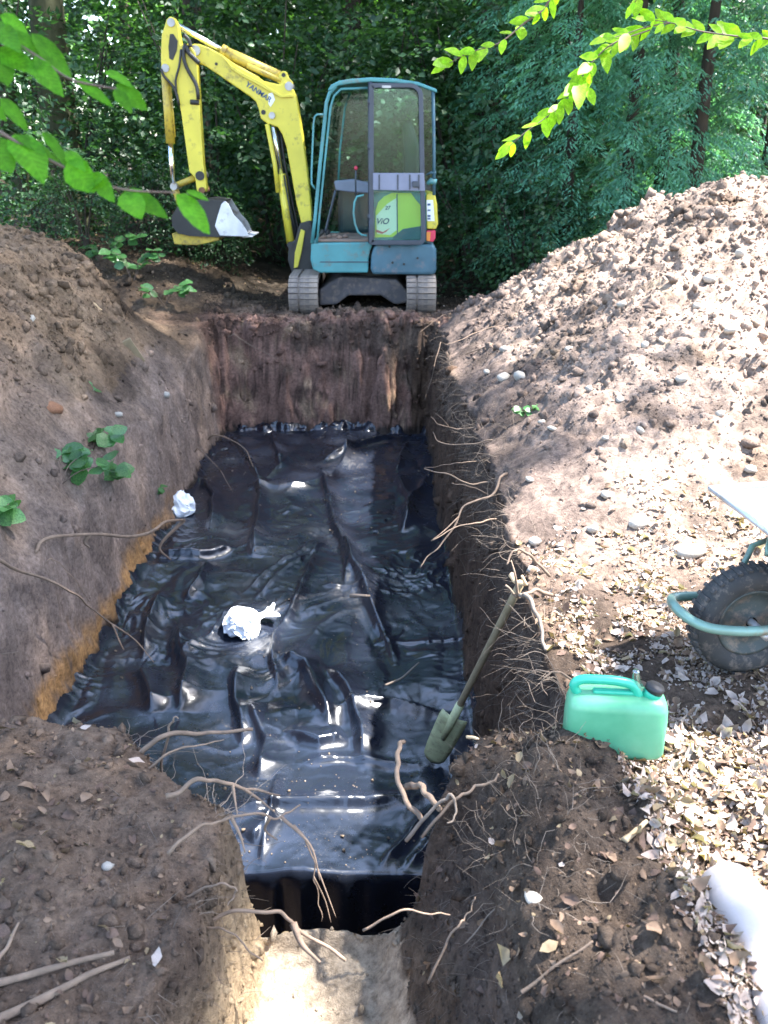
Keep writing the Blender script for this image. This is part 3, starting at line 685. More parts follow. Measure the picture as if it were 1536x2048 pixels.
ex(prism('latch_plate', poly_px([(764, 171), (782, 171), (782, 176), (764, 176)], Yd), Yd - .01, Yd - .001, M['steel'], dl))

# boom, arm, cylinders, bucket
Zb = YC
boom_o = zoom_px([(350,385),(380,372),(430,378),(500,405),(620,470),(740,560),(860,625),(940,668),(965,690),(1110,722),(1150,690),(1205,735),(1240,810),(1262,905),(1300,1150),(1340,1450),(1375,1780),(1378,1900),(1290,1905),(1250,1740),(1205,1480),(1165,1260),(1130,1150),(1090,1085),(1000,1055),(945,1012),(930,940),(905,870),(860,828),(760,760),(600,650),(470,562),(415,540),(365,490),(343,430)])
bo = ex(prism('boom', poly_px(boom_o, Zb - .10), Zb - .10, Zb + .10, M['yellow'], EX, .012))
def pin(px, py, Y0, Y1, r, mat=None, parent=EX, name='pivot_pin'):
    a, b = at_y(px, py, Y0), at_y(px, py, Y0); b = np.array([a[0], Y1, a[2]])
    V, F = tube_vf([a, b], r, 14); return ex(link(name, new_mesh(name, V, F, mat or M['steel']), parent))
def zp(a, b): return zoom_px([(a, b)])[0]
pin(*zp(385, 430), Zb - .13, Zb + .13, .052); pin(*zp(1040, 985), Zb - .125, Zb + .125, .036)
pin(*zp(968, 958), Zb - .104, Zb + .104, .026, M['black'], name='hole_shade')  # black disc added for the shade inside the hole
pin(*zp(565, 545), Zb - .106, Zb - .05, .016, M['darksteel'], name='grease_point')
ex(prism('boom_rib', poly_px(zoom_px([(640,500),(700,560),(800,625),(930,690),(1000,735),(1130,815),(1215,800),(1222,828),(1120,835),(985,760),(900,712),(780,650),(690,588)]), Zb - .105), Zb - .125, Zb - .101, M['yellow'], bo, .004))
c = at_y(517, 184, Zb - .102); a2 = at_y(548, 205, Zb - .102)
pl = ex(prism('sticker', poly_px([(537, 188), (545, 184), (550, 200), (541, 214), (537, 208)], Zb - .1), Zb - .1045, Zb - .1005, M['white'], bo))
text('lettering', 'YANMAR', c + np.array([0, -.002, 0]), .076, (math.pi / 2, math.radians(33), 0), M['print'], bo, .1)
# lug and arm cylinder
ex(prism('cylinder_lug', poly_px(zoom_px([(1085,700),(1100,640),(1130,605),(1165,612),(1175,650),(1215,700),(1215,760),(1150,760)]), Zb - .06), Zb - .07, Zb + .07, M['yellow'], bo, .008))
pin(*zp(1140, 640), Zb - .075, Zb + .075, .022, M['darksteel']); pin(*zp(1185, 735), Zb - .11, Zb + .11, .045, M['steel'])
def cyl(name, a, b, Y, r, mat, parent=EX, n=12): return ex(tube(name, [at_y(*zp(*a), Y), at_y(*zp(*b), Y)], r, mat, parent, n=n))
ac = cyl('arm_cylinder', (625, 440), (1140, 672), Zb, .062, M['yellow_dirty'])
cyl('piston_rod', (222, 208), (640, 445), Zb, .030, M['chrome'], ac); cyl('gland', (610, 430), (650, 450), Zb, .067, M['yellow_dirty'], ac)
cyl('hydraulic_pipe', (700, 545), (930, 665), Zb - .075, .014, M['yellow_dirty'], ac)
cyl('rod_guard', (830, 560), (1120, 690), Zb - .05, .03, M['yellow_dirty'], ac)
# arm
arm_o = zoom_px([(140,165),(170,140),(205,150),(235,205),(248,300),(262,380),(330,372),(385,450),(405,560),(412,700),(425,900),(440,1150),(455,1400),(482,1610),(470,1640),(400,1640),(385,1520),(335,1465),(300,1210),(265,960),(232,790),(150,670),(97,610),(92,480),(98,300),(125,215)])
ar = ex(prism('arm', poly_px(arm_o, Zb - .16), Zb - .16, Zb - .03, M['yellow'], EX, .01))
ex(prism('slot_shade', poly_px(zoom_px([(170,290),(200,290),(238,350),(230,430),(195,515),(165,500),(158,400)]), Zb - .16), Zb - .164, Zb - .1605, M['darksteel'], ar))  # dark plate added for the shade inside the arm's opening
ex(prism('arm_plate', poly_px(arm_o, Zb + .04), Zb + .04, Zb + .13, M['yellow'], ar, .01))
ex(prism('arm_web', poly_px(zoom_px([(300,420),(395,520),(412,800),(440,1200),(455,1560),(390,1500),(310,1200),(250,820)]), Zb), Zb - .03, Zb + .04, M['yellow'], ar))
pin(*zp(178, 190), Zb - .175, Zb + .145, .042); pin(*zp(130, 580), Zb - .175, Zb + .145, .042)
ex(tube('hose_clamp', [at_y(*zp(345, 870), Zb - .17), at_y(*zp(420, 875), Zb - .17)], .026, M['darksteel'], ar))
for pts, r in (([(300,370),(285,470),(310,570),(360,660),(400,740),(412,850)], .020), ([(95,590),(120,650),(175,710),(220,780),(250,900)], .014), ([(265,420),(250,560),(220,680),(225,790)], .012), ([(310,390),(330,450),(380,500),(420,540)], .024), ([(290,300),(330,340),(350,400)], .02)):
    ex(tube('hydraulic_hose', [at_y(*zp(*p), Zb - .185) for p in pts], r, M['black'], ar, curved=14))
bc = cyl('bucket_cylinder', (132, 600), (176, 1225), Zb - .08, .052, M['yellow_dirty'])
cyl('piston_rod', (176, 1215), (196, 1590), Zb - .08, .030, M['chrome'], bc)
cyl('hydraulic_pipe', (175, 720), (215, 1170), Zb - .10, .009, M['yellow_dirty'], bc)
cyl('bucket_link', (196, 1595), (400, 1510), Zb - .08, .035, M['yellow_dirty']); cyl('bucket_link', (205, 1590), (260, 1740), Zb - .08, .04, M['yellow_dirty'])
pin(*zp(200, 1592), Zb - .2, Zb + .1, .04); pin(*zp(425, 1500), Zb - .18, Zb + .1, .05, M['darksteel']); pin(*zp(440, 1625), Zb - .2, Zb + .12, .035, M['rust'])
# bucket: curved shell, two side plates, cutting edge, teeth
Y0b, Y1b = Zb - .30, Zb + .24
prof = [(447, 402), (418, 398), (385, 402), (355, 414), (344, 432), (345, 452), (356, 466), (380, 472), (430, 474), (492, 473)]
Pp = [np.array(xz(px, py, Y0b)) for px, py in prof]
V, F = [], []
for q in Pp: V += [(q[0], Y0b, q[1]), (q[0], Y1b, q[1])]
F = [(2*i, 2*i+1, 2*i+3, 2*i+2) for i in range(len(Pp) - 1)]
bk = ex(link('bucket', new_mesh('bucket', V, F, M['darksteel']), EX))  # shadow on the shell put into its dark steel colour
so = bk.modifiers.new('solid', 'SOLIDIFY'); so.thickness = .016
ex(prism('bucket_side', [tuple(q) for q in Pp] + poly_px([(482, 450), (466, 432)], Y0b), Y0b - .014, Y0b - .002, M['darksteel'], bk))
ex(prism('bucket_side', [tuple(q) for q in Pp] + poly_px([(482, 450), (466, 432)], Y0b), Y1b + .002, Y1b + .014, M['steel'], bk))
ex(prism('lit_side_plate', poly_px([(430, 452), (436, 430), (443, 408), (450, 402), (458, 409), (468, 430), (483, 445), (494, 462), (498, 472), (486, 473), (462, 472), (440, 471)], Y0b - .02), Y0b - .028, Y0b - .016, M['brightsteel'], bk, .004))  # light on the bucket side, added as a bright plate
ex(prism('bucket_foot', poly_px([(345, 466), (440, 474), (440, 480), (395, 490), (350, 488)], Y0b + .1), Y0b + .06, Y1b - .04, M['yellow_dirty'], bk, .01))
for k in range(4):
    yy = Y0b + .03 + k * (Y1b - Y0b - .06) / 3; q = xz(488, 473, Y0b)
    ex(prism('tooth', [(q[0] - .02, q[1] - .012), (q[0] + .10, q[1] - .006), (q[0] + .10, q[1] + .002), (q[0] - .02, q[1] + .022)], yy - .028, yy + .028, M['brightsteel'], bk, .003))
# boom lift cylinder and swing bracket
lc = ex(tube('lift_cylinder', [at_y(562, 348, Zb - .06), at_y(582, 486, Zb - .06)], .052, M['yellow'], EX, n=12))
ex(tube('piston_rod', [at_y(*zp(1040, 1000), Zb - .06), at_y(563, 352, Zb - .06)], .024, M['chrome'], lc, n=10))
ex(tube('cylinder_guard', [at_y(534, 248, Zb - .12), at_y(550, 330, Zb - .12), at_y(556, 385, Zb - .12)], .026, M['yellow'], lc, n=6))
ex(tube('hydraulic_pipe', [at_y(568, 350, Zb - .12), at_y(590, 480, Zb - .12)], .010, M['black'], lc))
for k in range(3): ex(tube('hydraulic_hose', [at_y(548 + 7 * k, 262, Zb + .02), at_y(556 + 7 * k, 330, Zb + .02), at_y(580 + 6 * k, 440, Zb + .02), at_y(596 + 4 * k, 500, Zb + .02)], .016, M['black'], EX, curved=9))
ex(prism('swing_bracket', poly_px([(600, 446), (622, 440), (628, 470), (626, 546), (585, 548), (576, 520), (578, 486), (590, 480)], Zb - .1), Zb - .14, Zb + .14, M['darksteel'], EX, .015))
ex(prism('bracket_plate', poly_px([(602, 458), (610, 462), (604, 500), (596, 534), (588, 536), (590, 505)], Zb - .15), Zb - .17, Zb - .145, M['yellow'], EX, .005))
pin(612, 452, Zb - .16, Zb + .16, .04, M['darksteel']); pin(580, 490, Zb - .16, Zb + .16, .035, M['darksteel'])

# ------------------------------------------------------------------ things lying about
def ground_pt(px, py, z0=0.0):
    """where the line of sight through a photo pixel meets the ground sheet"""
    r = ray(px, py); prev = None
    for d in np.arange(.8, 30, .01):
        p = np.array([0, 0, CAM_H]) + r * d
        if p[2] < gz(p[0], p[1]): return p
    return p
# jerrycan -----------------------------------------------------------------
m, N, L, B = mat_new('green_translucent_plastic')
B.inputs['Base Color'].default_value = (.16, .58, .42, 1); B.inputs['Roughness'].default_value = .35
B.inputs['Subsurface Weight'].default_value = .2; B.inputs['Subsurface Radius'].default_value = (.02, .06, .04)
M['can'] = m
tn = noise_node(N, L, 7, 5); L.new(ramp(N, L, tn.outputs[0], [(.3, (.075, .30, .155)), (.7, (.14, .42, .235))]).outputs[0], B.inputs['Base Color'])
M['cangreen'] = simple('green_plastic', (.03, .40, .25), .35, 0, .1)
M['clear'] = glass_mat('clear_spout_plastic', (.85, .9, .9), .25)
jc = at_z(1222, 1500, 0.06); jz = gz(jc[0], jc[1])
J = empty('jerrycan', (jc[0], jc[1], jz - .01), 'green plastic jerrycan with black cap standing beside the pit', 'jerrycan'); J.rotation_euler = (0, 0, math.radians(-5))
J.scale = (.95, .95, .95)
V, F = [], []; NR = 40
levels = [(0, .90), (.006, .96), (.02, 1.0), (.12, 1.0), (.165, .985), (.185, .95), (.198, .86), (.204, .70)]
for z, s in levels:
    for k in range(NR):
        t = 2 * math.pi * k / NR; c, sn = math.cos(t), math.sin(t); e = .38
        x = .15 * math.copysign(abs(c) ** e, c); y = .065 * math.copysign(abs(sn) ** e, sn)
        ins = 1 - s; V.append((x - math.copysign(min(abs(x), .15 * ins * .8), x), y - math.copysign(min(abs(y), .15 * ins * .8), y), z))
for i in range(len(levels) - 1):
    for k in range(NR): F.append((i*NR+k, i*NR+(k+1) % NR, (i+1)*NR+(k+1) % NR, (i+1)*NR+k))
F.append(tuple(range(NR - 1, -1, -1))); F.append(tuple((len(levels) - 1) * NR + k for k in range(NR)))
link('body', new_mesh('body', V, F, M['can'], True), J)
tube('handle', [(-.118, 0, .195), (-.132, 0, .222), (-.112, 0, .243), (-.06, 0, .246), (0, 0, .243), (.045, 0, .230), (.062, 0, .198)], [.014, .015, .015, .015, .015, .016, .02], M['cangreen'], J, n=10, curved=24)
box('grip_plate', (-.075, -.012, .192), (.05, .012, .214), M['cangreen'], J, .006)
tube('neck', [(.098, 0, .196), (.106, 0, .222)], [.03, .026], M['cangreen'], J, n=14)
cap_o = tube('cap', [(.104, 0, .216), (.109, 0, .229), (.111, 0, .236)], [.029, .029, .024], M['black'], J, n=14)
tube('spout', [(.070, 0, .214), (.056, 0, .235), (.048, 0, .262), (.046, 0, .285)], [.014, .013, .012, .010], M['clear'], J, n=10, curved=10)

# wheelbarrow ----------------------------------------------------------------
wc = at_z(1478, 1358, 0.0); wz = gz(wc[0], wc[1])
W = empty('wheelbarrow', (wc[0], wc[1] + .02, wz), 'wheelbarrow with fat black tyre and pale metal tray at the right edge', 'wheelbarrow'); W.rotation_euler = (0, 0, math.radians(8))
M['tray'] = simple('galvanised_tray', (.62, .63, .64), .45, .5, .15, (.35, .28, .2), .3, 5)
M['frame_green'] = simple('green_tube_frame', (.16, .27, .22), .4, .2, .2, (.2, .15, .1), .3, 8)
M['rimdark'] = simple('muddy_dark_rim', (.05, .06, .055), .6, .2, .3, (.16, .12, .09), .5, 12); M['tyre'] = simple('dusty_tyre', (.03, .029, .028), .8, 0, .3, (.13, .10, .08), .45, 14)
R0 = .198
def lathe_y(name, prof, mat, parent, n=40):                  # profile (radius, y) spun round the axle
    V, F = [], []
    for r, y in prof:
        for k in range(n): t = 2 * math.pi * k / n; V.append((r * math.cos(t), y, R0 + r * math.sin(t)))
    for i in range(len(prof) - 1):
        for k in range(n): F.append((i*n+k, i*n+(k+1) % n, (i+1)*n+(k+1) % n, (i+1)*n+k))
    return link(name, new_mesh(name, V, F, mat, True), parent)
we = empty('wheel', (0, 0, 0), None, None); we.parent = W
lathe_y('tyre', [(.118, -.030), (.135, -.046), (.165, -.050), (.188, -.036), (R0, -.012), (R0, .012), (.188, .036), (.165, .050), (.135, .046), (.118, .030)], M['tyre'], we)
for k in range(36):
    t = 2 * math.pi * k / 36; c, sn = math.cos(t), math.sin(t)
    if k == 0:
        tread = new_mesh('tread_block', [(R0 - .006, -.034, -.006), (R0 + .003, -.034, -.006), (R0 + .003, -.034, .008), (R0 - .006, -.034, .008), (R0 - .006, .034, -.006), (R0 + .003, .034, -.006), (R0 + .003, .034, .008), (R0 - .006, .034, .008)], [(0, 1, 2, 3), (7, 6, 5, 4), (0, 4, 5, 1), (1, 5, 6, 2), (2, 6, 7, 3), (3, 7, 4, 0)], M['tyre'])
    o = link('tread_block', tread, we); o.location = (0, 0, R0); o.rotation_euler = (0, t, 0)
lathe_y('rim', [(.02, -.030), (.07, -.014), (.100, -.016), (.112, -.034), (.122, -.036), (.122, .036), (.112, .034), (.100, .016), (.07, .014), (.02, .030)], M['rimdark'], we)
tube('axle', [(0, -.13, R0), (0, .13, R0)], .014, M['steel'], W)
tube('frame_tube', [(1.35, -.26, .56), (.75, -.20, .36), (.30, -.135, R0 + .055), (0, -.125, R0 + .025), (-.16, -.118, R0 + .035), (-.235, -.085, R0 + .05), (-.262, 0, R0 + .06), (-.235, .085, R0 + .05), (-.16, .118, R0 + .035), (0, .125, R0 + .025), (.30, .135, R0 + .055), (.75, .20, .36), (1.35, .26, .56)], .0165, M['frame_green'], W, n=12, curved=72)
for s in (-1, 1):
    tube('strut', [(0, s * .128, R0 + .02), (.07, s * .15, R0 + .20), (.15, s * .17, .41)], .011, M['frame_green'], W)
    tube('strut', [(.10, s * .10, .46), (.07, s * .06, .43), (.06, s * .04, .41)], .010, M['frame_green'], W)
    tube('leg', [(.78, s * .22, .36), (.84, s * .24, .02), (.98, s * .24, .02), (1.02, s * .24, .42)], .015, M['frame_green'], W, curved=18)
    tube('hand_grip', [(1.33, s * .26, .553), (1.50, s * .275, .61)], .019, M['black'], W)
# tray: flared dish with rolled rim
lo = [(.20, -.17, .37), (.86, -.24, .365), (.86, .24, .365), (.20, .17, .37)]
hi = [(-.05, -.27, .57), (1.10, -.34, .57), (1.10, .34, .57), (-.05, .27, .57)]
V = lo + hi; F = [(3, 2, 1, 0)] + [(i, (i + 1) % 4, 4 + (i + 1) % 4, 4 + i) for i in range(4)]
tro = link('tray', new_mesh('tray', V, F, M['tray']), W)
sm = tro.modifiers.new('thick', 'SOLIDIFY'); sm.thickness = .004
bevel(tro, .03, 3)
tube('tray_rim', hi + [hi[0]], .012, M['tray'], W)

# spade leaning on the right wall --------------------------------------------
s0 = at_z(864, 1522, sheet_z(.24, 3.95) + .02); s1 = at_x(1042, 1165, .55)
ax = (s1 - s0) / np.linalg.norm(s1 - s0)
SPD = empty('spade', s0, 'long handled spade leaning against the dark right wall of the pit', 'spade')
Rm = Matrix((Vector(np.cross((0, 1, 0), ax)).normalized(), Vector(np.cross(ax, np.cross((0, 1, 0), ax))).normalized(), Vector(ax))).transposed()
SPD.rotation_euler = (Rm @ Matrix.Rotation(math.radians(-20), 3, 'Z')).to_euler()
M['blade'] = simple('dull_olive_blade', (.52, .53, .28), .6, 0.0, .3, (.25, .2, .12), .4, 10)
M['shaft'] = simple('weathered_ash_handle', (.24, .18, .10), .7, 0, .3, None, 0, 12)
V, F = [], []
for i, (z, w) in enumerate([(0, .040), (.03, .056), (.12, .064), (.26, .068), (.36, .070), (.40, .066)]):
    for k in range(7):
        u = (k - 3) / 3; V.append((u * w, .016 * u * u + .03 * (1 - z / .36) ** 2 * 0 - .01, z))
for i in range(5):
    for k in range(6): F.append((i*7+k, i*7+k+1, i*7+8+k, i*7+7+k))
bl = link('blade', new_mesh('blade', V, F, M['blade'], True), SPD); bl.modifiers.new('thick', 'SOLIDIFY').thickness = .004
Ls = float(np.linalg.norm(s1 - s0))
tube('socket', [(0, -.012, .22), (0, -.005, .36), (0, 0, .50)], [.012, .022, .021], M['blade'], SPD)
tube('shaft', [(0, 0, .44), (0, .006, .8), (0, 0, Ls)], .0165, M['shaft'], SPD, curved=10)

# white bags -------------------------------------------------------------------
M['bag'] = simple('white_polythene_bag', (.82, .83, .84), .35, 0, .08)
def bag(px, py, size, rot, label, tall=.5):
    c = at_z(px, py, FLOOR + .06); n, mr = 36, 22; V, F = [], []
    for i in range(mr + 1):
        v = i / mr
        for k in range(n):
            a = 2 * math.pi * k / n
            ridge = .10 * math.cos(3 * a + .6) + .07 * math.cos(5 * a + 2 * v) + .05 * math.sin(9 * a)
            if v < .70: u = v / .70; rr = math.sin(u * math.pi * .93 + .16) ** .75 * (1 + ridge * (.3 + u)); x = -.55 + 1.25 * u
            elif v < .80: u = (v - .7) / .1; rr = .26 - .1 * math.sin(u * math.pi); x = .70 + .16 * u
            else: u = (v - .8) / .2; rr = .20 + .26 * u * (1 + .5 * math.cos(4 * a)); x = .86 + .34 * u
            z = math.sin(a) * rr * tall
            V.append((x * size, math.cos(a) * rr * .62 * size, max(z, -.28) * size))
    for i in range(mr):
        for k in range(n): F.append((i*n+k, i*n+(k+1) % n, (i+1)*n+(k+1) % n, (i+1)*n+k))
    F.append(tuple(range(n - 1, -1, -1)))
    V = np.array(V); cr = 1 - np.abs(fbm(V[:, 0] / size, V[:, 1] / size, V[:, 2] / size, 2.6, 2, .5, px * .01)) * 2.2; V += (V - V.mean(0)) * (.16 * cr)[:, None]; V += .05 * size * np.stack([fbm(V[:, 0], V[:, 1], V[:, 2], 9 / size * .2, 3, .6, o) for o in (1, 31, 61)], -1)
    o = link('plastic_bag', new_mesh('plastic_bag', V, F, M['bag'], False), label=label, cat='bag', group='white plastic bags on the black sheet')
    o.location = (c[0], c[1], sheet_z(c[0], c[1]) + .26 * size); o.rotation_euler = (0, 0, rot); return o
bag(484, 1262, .185, math.radians(38), 'knotted white plastic bag lying in the middle of the black sheet')
bag(362, 1022, .19, math.radians(170), 'white plastic bag tucked against the foot of the left wall', .6)

# pale log in the lower right corner ------------------------------------------
l0 = at_z(1452, 1752, .10); l1 = at_z(1630, 2130, .10); la = (l1 - l0) / np.linalg.norm(l1 - l0)
lz0 = gz(l0[0], l0[1]); P = []; R = []; LR = .078
for k, t in enumerate(np.linspace(0, 1, 14)):
    p = l0 + (l1 + la * .5 - l0) * t; p[2] = lz0 + .065; P.append(p); R.append(LR * (1 + .05 * math.sin(5 * t)) * (1.0 if k else .80))
P.insert(0, P[0] - la * .012); R.insert(0, .55 * LR)
tube('log', P, R, M['log'], None, n=22, origin=l0, label='smooth pale log lying on leaf litter in the bottom right corner', cat='log')

# stones ----------------------------------------------------------------------
def rock_mesh(seed, flat=.7, sub=2):
    import bmesh
    bm = bmesh.new(); bmesh.ops.create_icosphere(bm, subdivisions=sub, radius=1)
    V = np.array([v.co[:] for v in bm.verts]); Fc = [[v.index for v in f.verts] for f in bm.faces]; bm.free()
    V *= (1 + .32 * fbm(V[:, 0], V[:, 1], V[:, 2], 1.1, 3, .5, seed * 7.7))[:, None]; V *= [1.25, .95, flat]
    return new_mesh('stone', V, Fc, M['stone'], True)
rocks = [rock_mesh(k, .55 + .08 * k) for k in range(5)]
def stone(p, n, r, label, group):
    o = link('stone', rocks[random.randrange(5)], label=label, cat='stone', group=group)
    o.location = p + n * r * .25; o.scale = (r, r, r); o.rotation_euler = (random.uniform(-.4, .4), random.uniform(-.4, .4), random.uniform(0, 6.3))
SL = {1010: 'left one of two pale flints side by side on the rim slope', 1042: 'right one of two pale flints side by side on the rim slope', 1375: 'largest pale flint in the litter beside the barrow tray', 1275: 'large pale flint at the foot of the heap', 1460: 'large flint on the upper right of the heap', 1070: 'flint at the edge of the litter nearest the pit rim', 1500: 'flint just above the barrow tray at the right edge', 1480: 'flint nearest the crest of the heap', 1090: 'flint highest on the left slope of the heap'}
for px, py, rp in ((1010, 757, 12), (1042, 754, 12), (1085, 845, 8), (1105, 858, 9), (1213, 877, 8), (1280, 862, 8), (1275, 1046, 22), (1070, 1085, 12), (1185, 1060, 10), (1375, 1105, 26), (1245, 610, 9), (1290, 692, 9), (1140, 700, 9), (1365, 760, 11), (1090, 570, 8), (1395, 615, 10), (1480, 510, 10), (1010, 700, 9), (1120, 1090, 9), (1098, 1125, 8), (1210, 990, 10), (1330, 940, 10), (1440, 830, 10), (1460, 660, 13), (1060, 960, 8), (1420, 560, 11), (975, 745, 7), (1240, 800, 9), (1180, 780, 8), (1500, 940, 12)):
    p = ground_pt(px, py); d = p[1] * CP - (p[2] - CAM_H) * SP
    stone(p, surf(p[0], p[1])[1], rp / FPX * d, SL.get(px, 'small pale flint lying among the crumbled spoil of the right heap'), 'stones on the right spoil heap')
for px, py, rp in ((322, 1535, 14), (1075, 1800, 20), (215, 1735, 10), (60, 640, 10), (235, 830, 9), (330, 790, 8)):
    p = ground_pt(px, py); d = p[1] * CP - (p[2] - CAM_H) * SP
    lab = {322: 'brown stone set in the rim of the near left block', 1075: 'grey stone in the dark soil of the near right block', 215: 'small stone among leaves on the near left block'}.get(px, 'small stone on the slope of the left bank')
    stone(p, surf(p[0], p[1])[1], rp / FPX * d, lab, 'stones in the dark soil')
p = ground_pt(1066, 1142); stone(p, np.array([0, 0, 1.0]), .022, 'white flint at the rim of the right wall above the spade', 'stones in the dark soil')

# roots and sticks ------------------------------------------------------------
def root(pts, d0, d1, r0, r1, label, mat='root', name='root', cat='root', group='roots torn out of the pit walls', jit=.0055, side=None):
    n = len(pts); P = [at_d(px, py, d0 + (d1 - d0) * i / (n - 1)) for i, (px, py) in enumerate(pts)]
    if name == 'stick' and P[0][2] > -.8: 
        ga, gb = ground_pt(*pts[0]), ground_pt(*pts[-1]); ln = [ga + (gb - ga) * t for t in np.linspace(0, 1, 9)]        # lies on the earth
        up_ = max(0, np.percentile([gz(q[0], q[1]) - q[2] for q in ln], 70)); jit = .003; n = 9; P = [q + np.array([0, 0, up_ + r0 * .8]) for q in ln]
    if name == 'root': e0 = P[0] - P[1]; P.insert(0, P[0] + e0 / np.linalg.norm(e0) * .10 - np.array([0, 0, .07])); n += 1     # its buried end
    P = np.array(curve_pts(P, 8 * (n - 1))); ph = random.uniform(0, 99)
    for a in range(3): P[:, a] += jit * perlin(np.linspace(0, 2.2 + .9 * n * (name == 'root'), len(P)) + ph, a * 9.1, ph) * 2 + .0006 * perlin(np.arange(len(P)) * .5 + ph, a * 5.1, 3)
    k_ = .95 if name == 'stick' else .50 if d0 < 3.3 else .75
    R = k_ * np.linspace(r0, r1 * .8, len(P)) * (1 + .14 * perlin(np.linspace(0, 4.5, len(P)) + ph, 3, 3))
    o = tube(name, P, R, M[mat], None, n=7, origin=P[0], label=label, cat=cat, group=group)
    for br in (side or []):
        q = np.array([at_d(px, py, dd) for px, py, dd in br]); q[0] = P[np.argmin(np.linalg.norm(P - q[0], axis=1))]
        Pb = np.array(curve_pts(q, 10)); V, F = tube_vf(Pb - P[0], np.linspace(r1 * .9, r1 * .3, len(Pb)), 5)
        link('rootlet', new_mesh('rootlet', V, F, M[mat], True), o)
    return o
def wd(px, x): return x * FPX / (px - 768)                   # depth of the plane x under a pixel column
root([(1000,955),(985,990),(930,1010),(905,1060),(870,1100),(838,1133)], wd(1000, .62), 4.55, .011, .005, 'long forked root hanging far out from the right wall over the sheet', side=[[(920,1030,4.6),(890,1060,4.5),(862,1082,4.45)]])
root([(1000,1040),(960,1046),(920,1050),(865,1080)], wd(1000, .60), 4.4, .009, .004, 'pale root crossing under the long forked root on the right wall')
root([(985,965),(940,968),(900,950),(850,937)], wd(985, .62), 5.0, .010, .005, 'flat splintered root above the long forked root')
root([(990,1000),(945,975),(905,965)], wd(990, .62), 4.8, .008, .004, 'short straight root just above the long forked root')
root([(985,880),(930,890),(880,885),(865,862)], wd(985, .66), 5.6, .008, .003, 'thin bent root on the rim below two pale flints')
root([(960,855),(920,858),(880,848),(862,832)], wd(960, .64), 5.9, .007, .003, 'curling rootlet near the top of the right wall', side=[[(900,852,5.8),(885,838,5.7),(870,826,5.7)]])
root([(975,920),(925,925),(890,930),(848,936)], wd(975, .63), 5.2, .006, .002, 'thin root pointing left beneath the curling rootlet')
root([(1010,650),(960,662),(925,678),(890,690)], 7.4, 7.0, .006, .003, 'straw coloured root lying on the dark upper slope of the heap')
root([(985,690),(955,700),(930,710)], 6.6, 6.5, .008, .006, 'short pale stick on the dark slope below the straw coloured root', group='sticks', name='stick', cat='stick')
root([(1180,590),(1140,608),(1110,618)], 6.2, 6.15, .007, .006, 'grey twig lying high on the right heap', group='sticks', name='stick', cat='stick')
root([(885,630),(860,650),(838,665)], 8.7, 8.5, .006, .002, 'fine root in the dark far right corner of the pit')
root([(880,690),(862,760),(850,800)], 8.4, 8.0, .005, .002, 'hanging hair root in the far right corner of the pit')
root([(1060,1110),(1030,1100),(1010,1130)], wd(1060, .6), 3.6, .009, .006, 'broken root end on the rim above the spade')
root([(1068,1180),(1040,1195),(1010,1172)], wd(1068, .6), 3.5, .012, .008, 'thick grey root stub on the rim right above the spade handle', side=[[(1040,1190,3.5),(1030,1150,3.45),(1022,1120,3.45)]])
root([(1020,1150),(1035,1165),(1050,1170),(1042,1150)], 3.6, 3.5, .016, .009, 'splintered orange wood on the rim above the spade', 'wood_pale', 'wood_splinter', 'splinter', 'split wood')
root([(1060,1200),(1080,1250),(1090,1300)], 3.35, 3.2, .012, .010, 'straight grey root running down the near right rim', 'root_dark')
root([(1130,1350),(1100,1350),(1080,1365),(1095,1390)], 2.9, 2.85, .010, .004, 'twisted grey root below the barrow at the pit rim', side=[[(1100,1352,2.9),(1075,1340,2.9),(1060,1345,2.9)]])
root([(935,1470),(960,1482),(1000,1502)], 2.85, 2.75, .011, .013, 'pale split branch poking from the near right block', 'wood_pale', 'wood_splinter', 'splinter', 'split wood', side=[[(975,1490,2.8),(985,1482,2.8),(992,1482,2.8)]])
root([(945,1525),(970,1520),(995,1508)], 2.8, 2.72, .006, .009, 'pale bark strip under the split branch of the near right block', 'wood_pale', 'wood_splinter', 'splinter', 'split wood')
root([(800,1498),(797,1545),(808,1595),(845,1645)], 2.75, 2.55, .016, .019, 'thick bent root standing up at the left end of the dark block')
root([(838,1568),(855,1590),(878,1618)], 2.62, 2.5, .022, .020, 'short sawn root stub beside the thick bent root')
root([(870,1610),(905,1590),(915,1620),(895,1645)], 2.5, 2.45, .012, .006, 'small curled root on the dark block beside the sawn stub', 'root_dark')
root([(905,1600),(940,1580),(975,1568),(1000,1552)], 2.5, 2.5, .010, .009, 'light root running along the upper edge of the dark block')
root([(330,1472),(400,1466),(505,1460)], 2.72, 2.85, .018, .014, 'straight cut root pointing right out of the near left block')
root([(335,1470),(345,1445),(360,1434)], 2.75, 2.7, .010, .006, 'forked twig rising behind the straight cut root')
root([(345,1500),(400,1490),(450,1480)], 2.62, 2.7, .009, .004, 'thin twig just beneath the straight cut root')
root([(395,1560),(450,1566),(510,1580),(562,1592)], 2.4, 2.55, .016, .006, 'ragged fibrous root sticking right over the near sheet', side=[[(480,1572,2.5),(520,1600,2.5),(550,1625,2.5)], [(450,1566,2.5),(470,1600,2.45),(475,1630,2.4)]])
root([(400,1650),(450,1640),(510,1628),(560,1635),(600,1612)], 2.25, 2.45, .010, .006, 'spreading branched root over the bright near sheet', side=[[(560,1635,2.4),(620,1690,2.4),(640,1760,2.4)], [(470,1635,2.3),(480,1670,2.3),(490,1705,2.3)], [(520,1630,2.4),(530,1660,2.4),(555,1680,2.4)]])
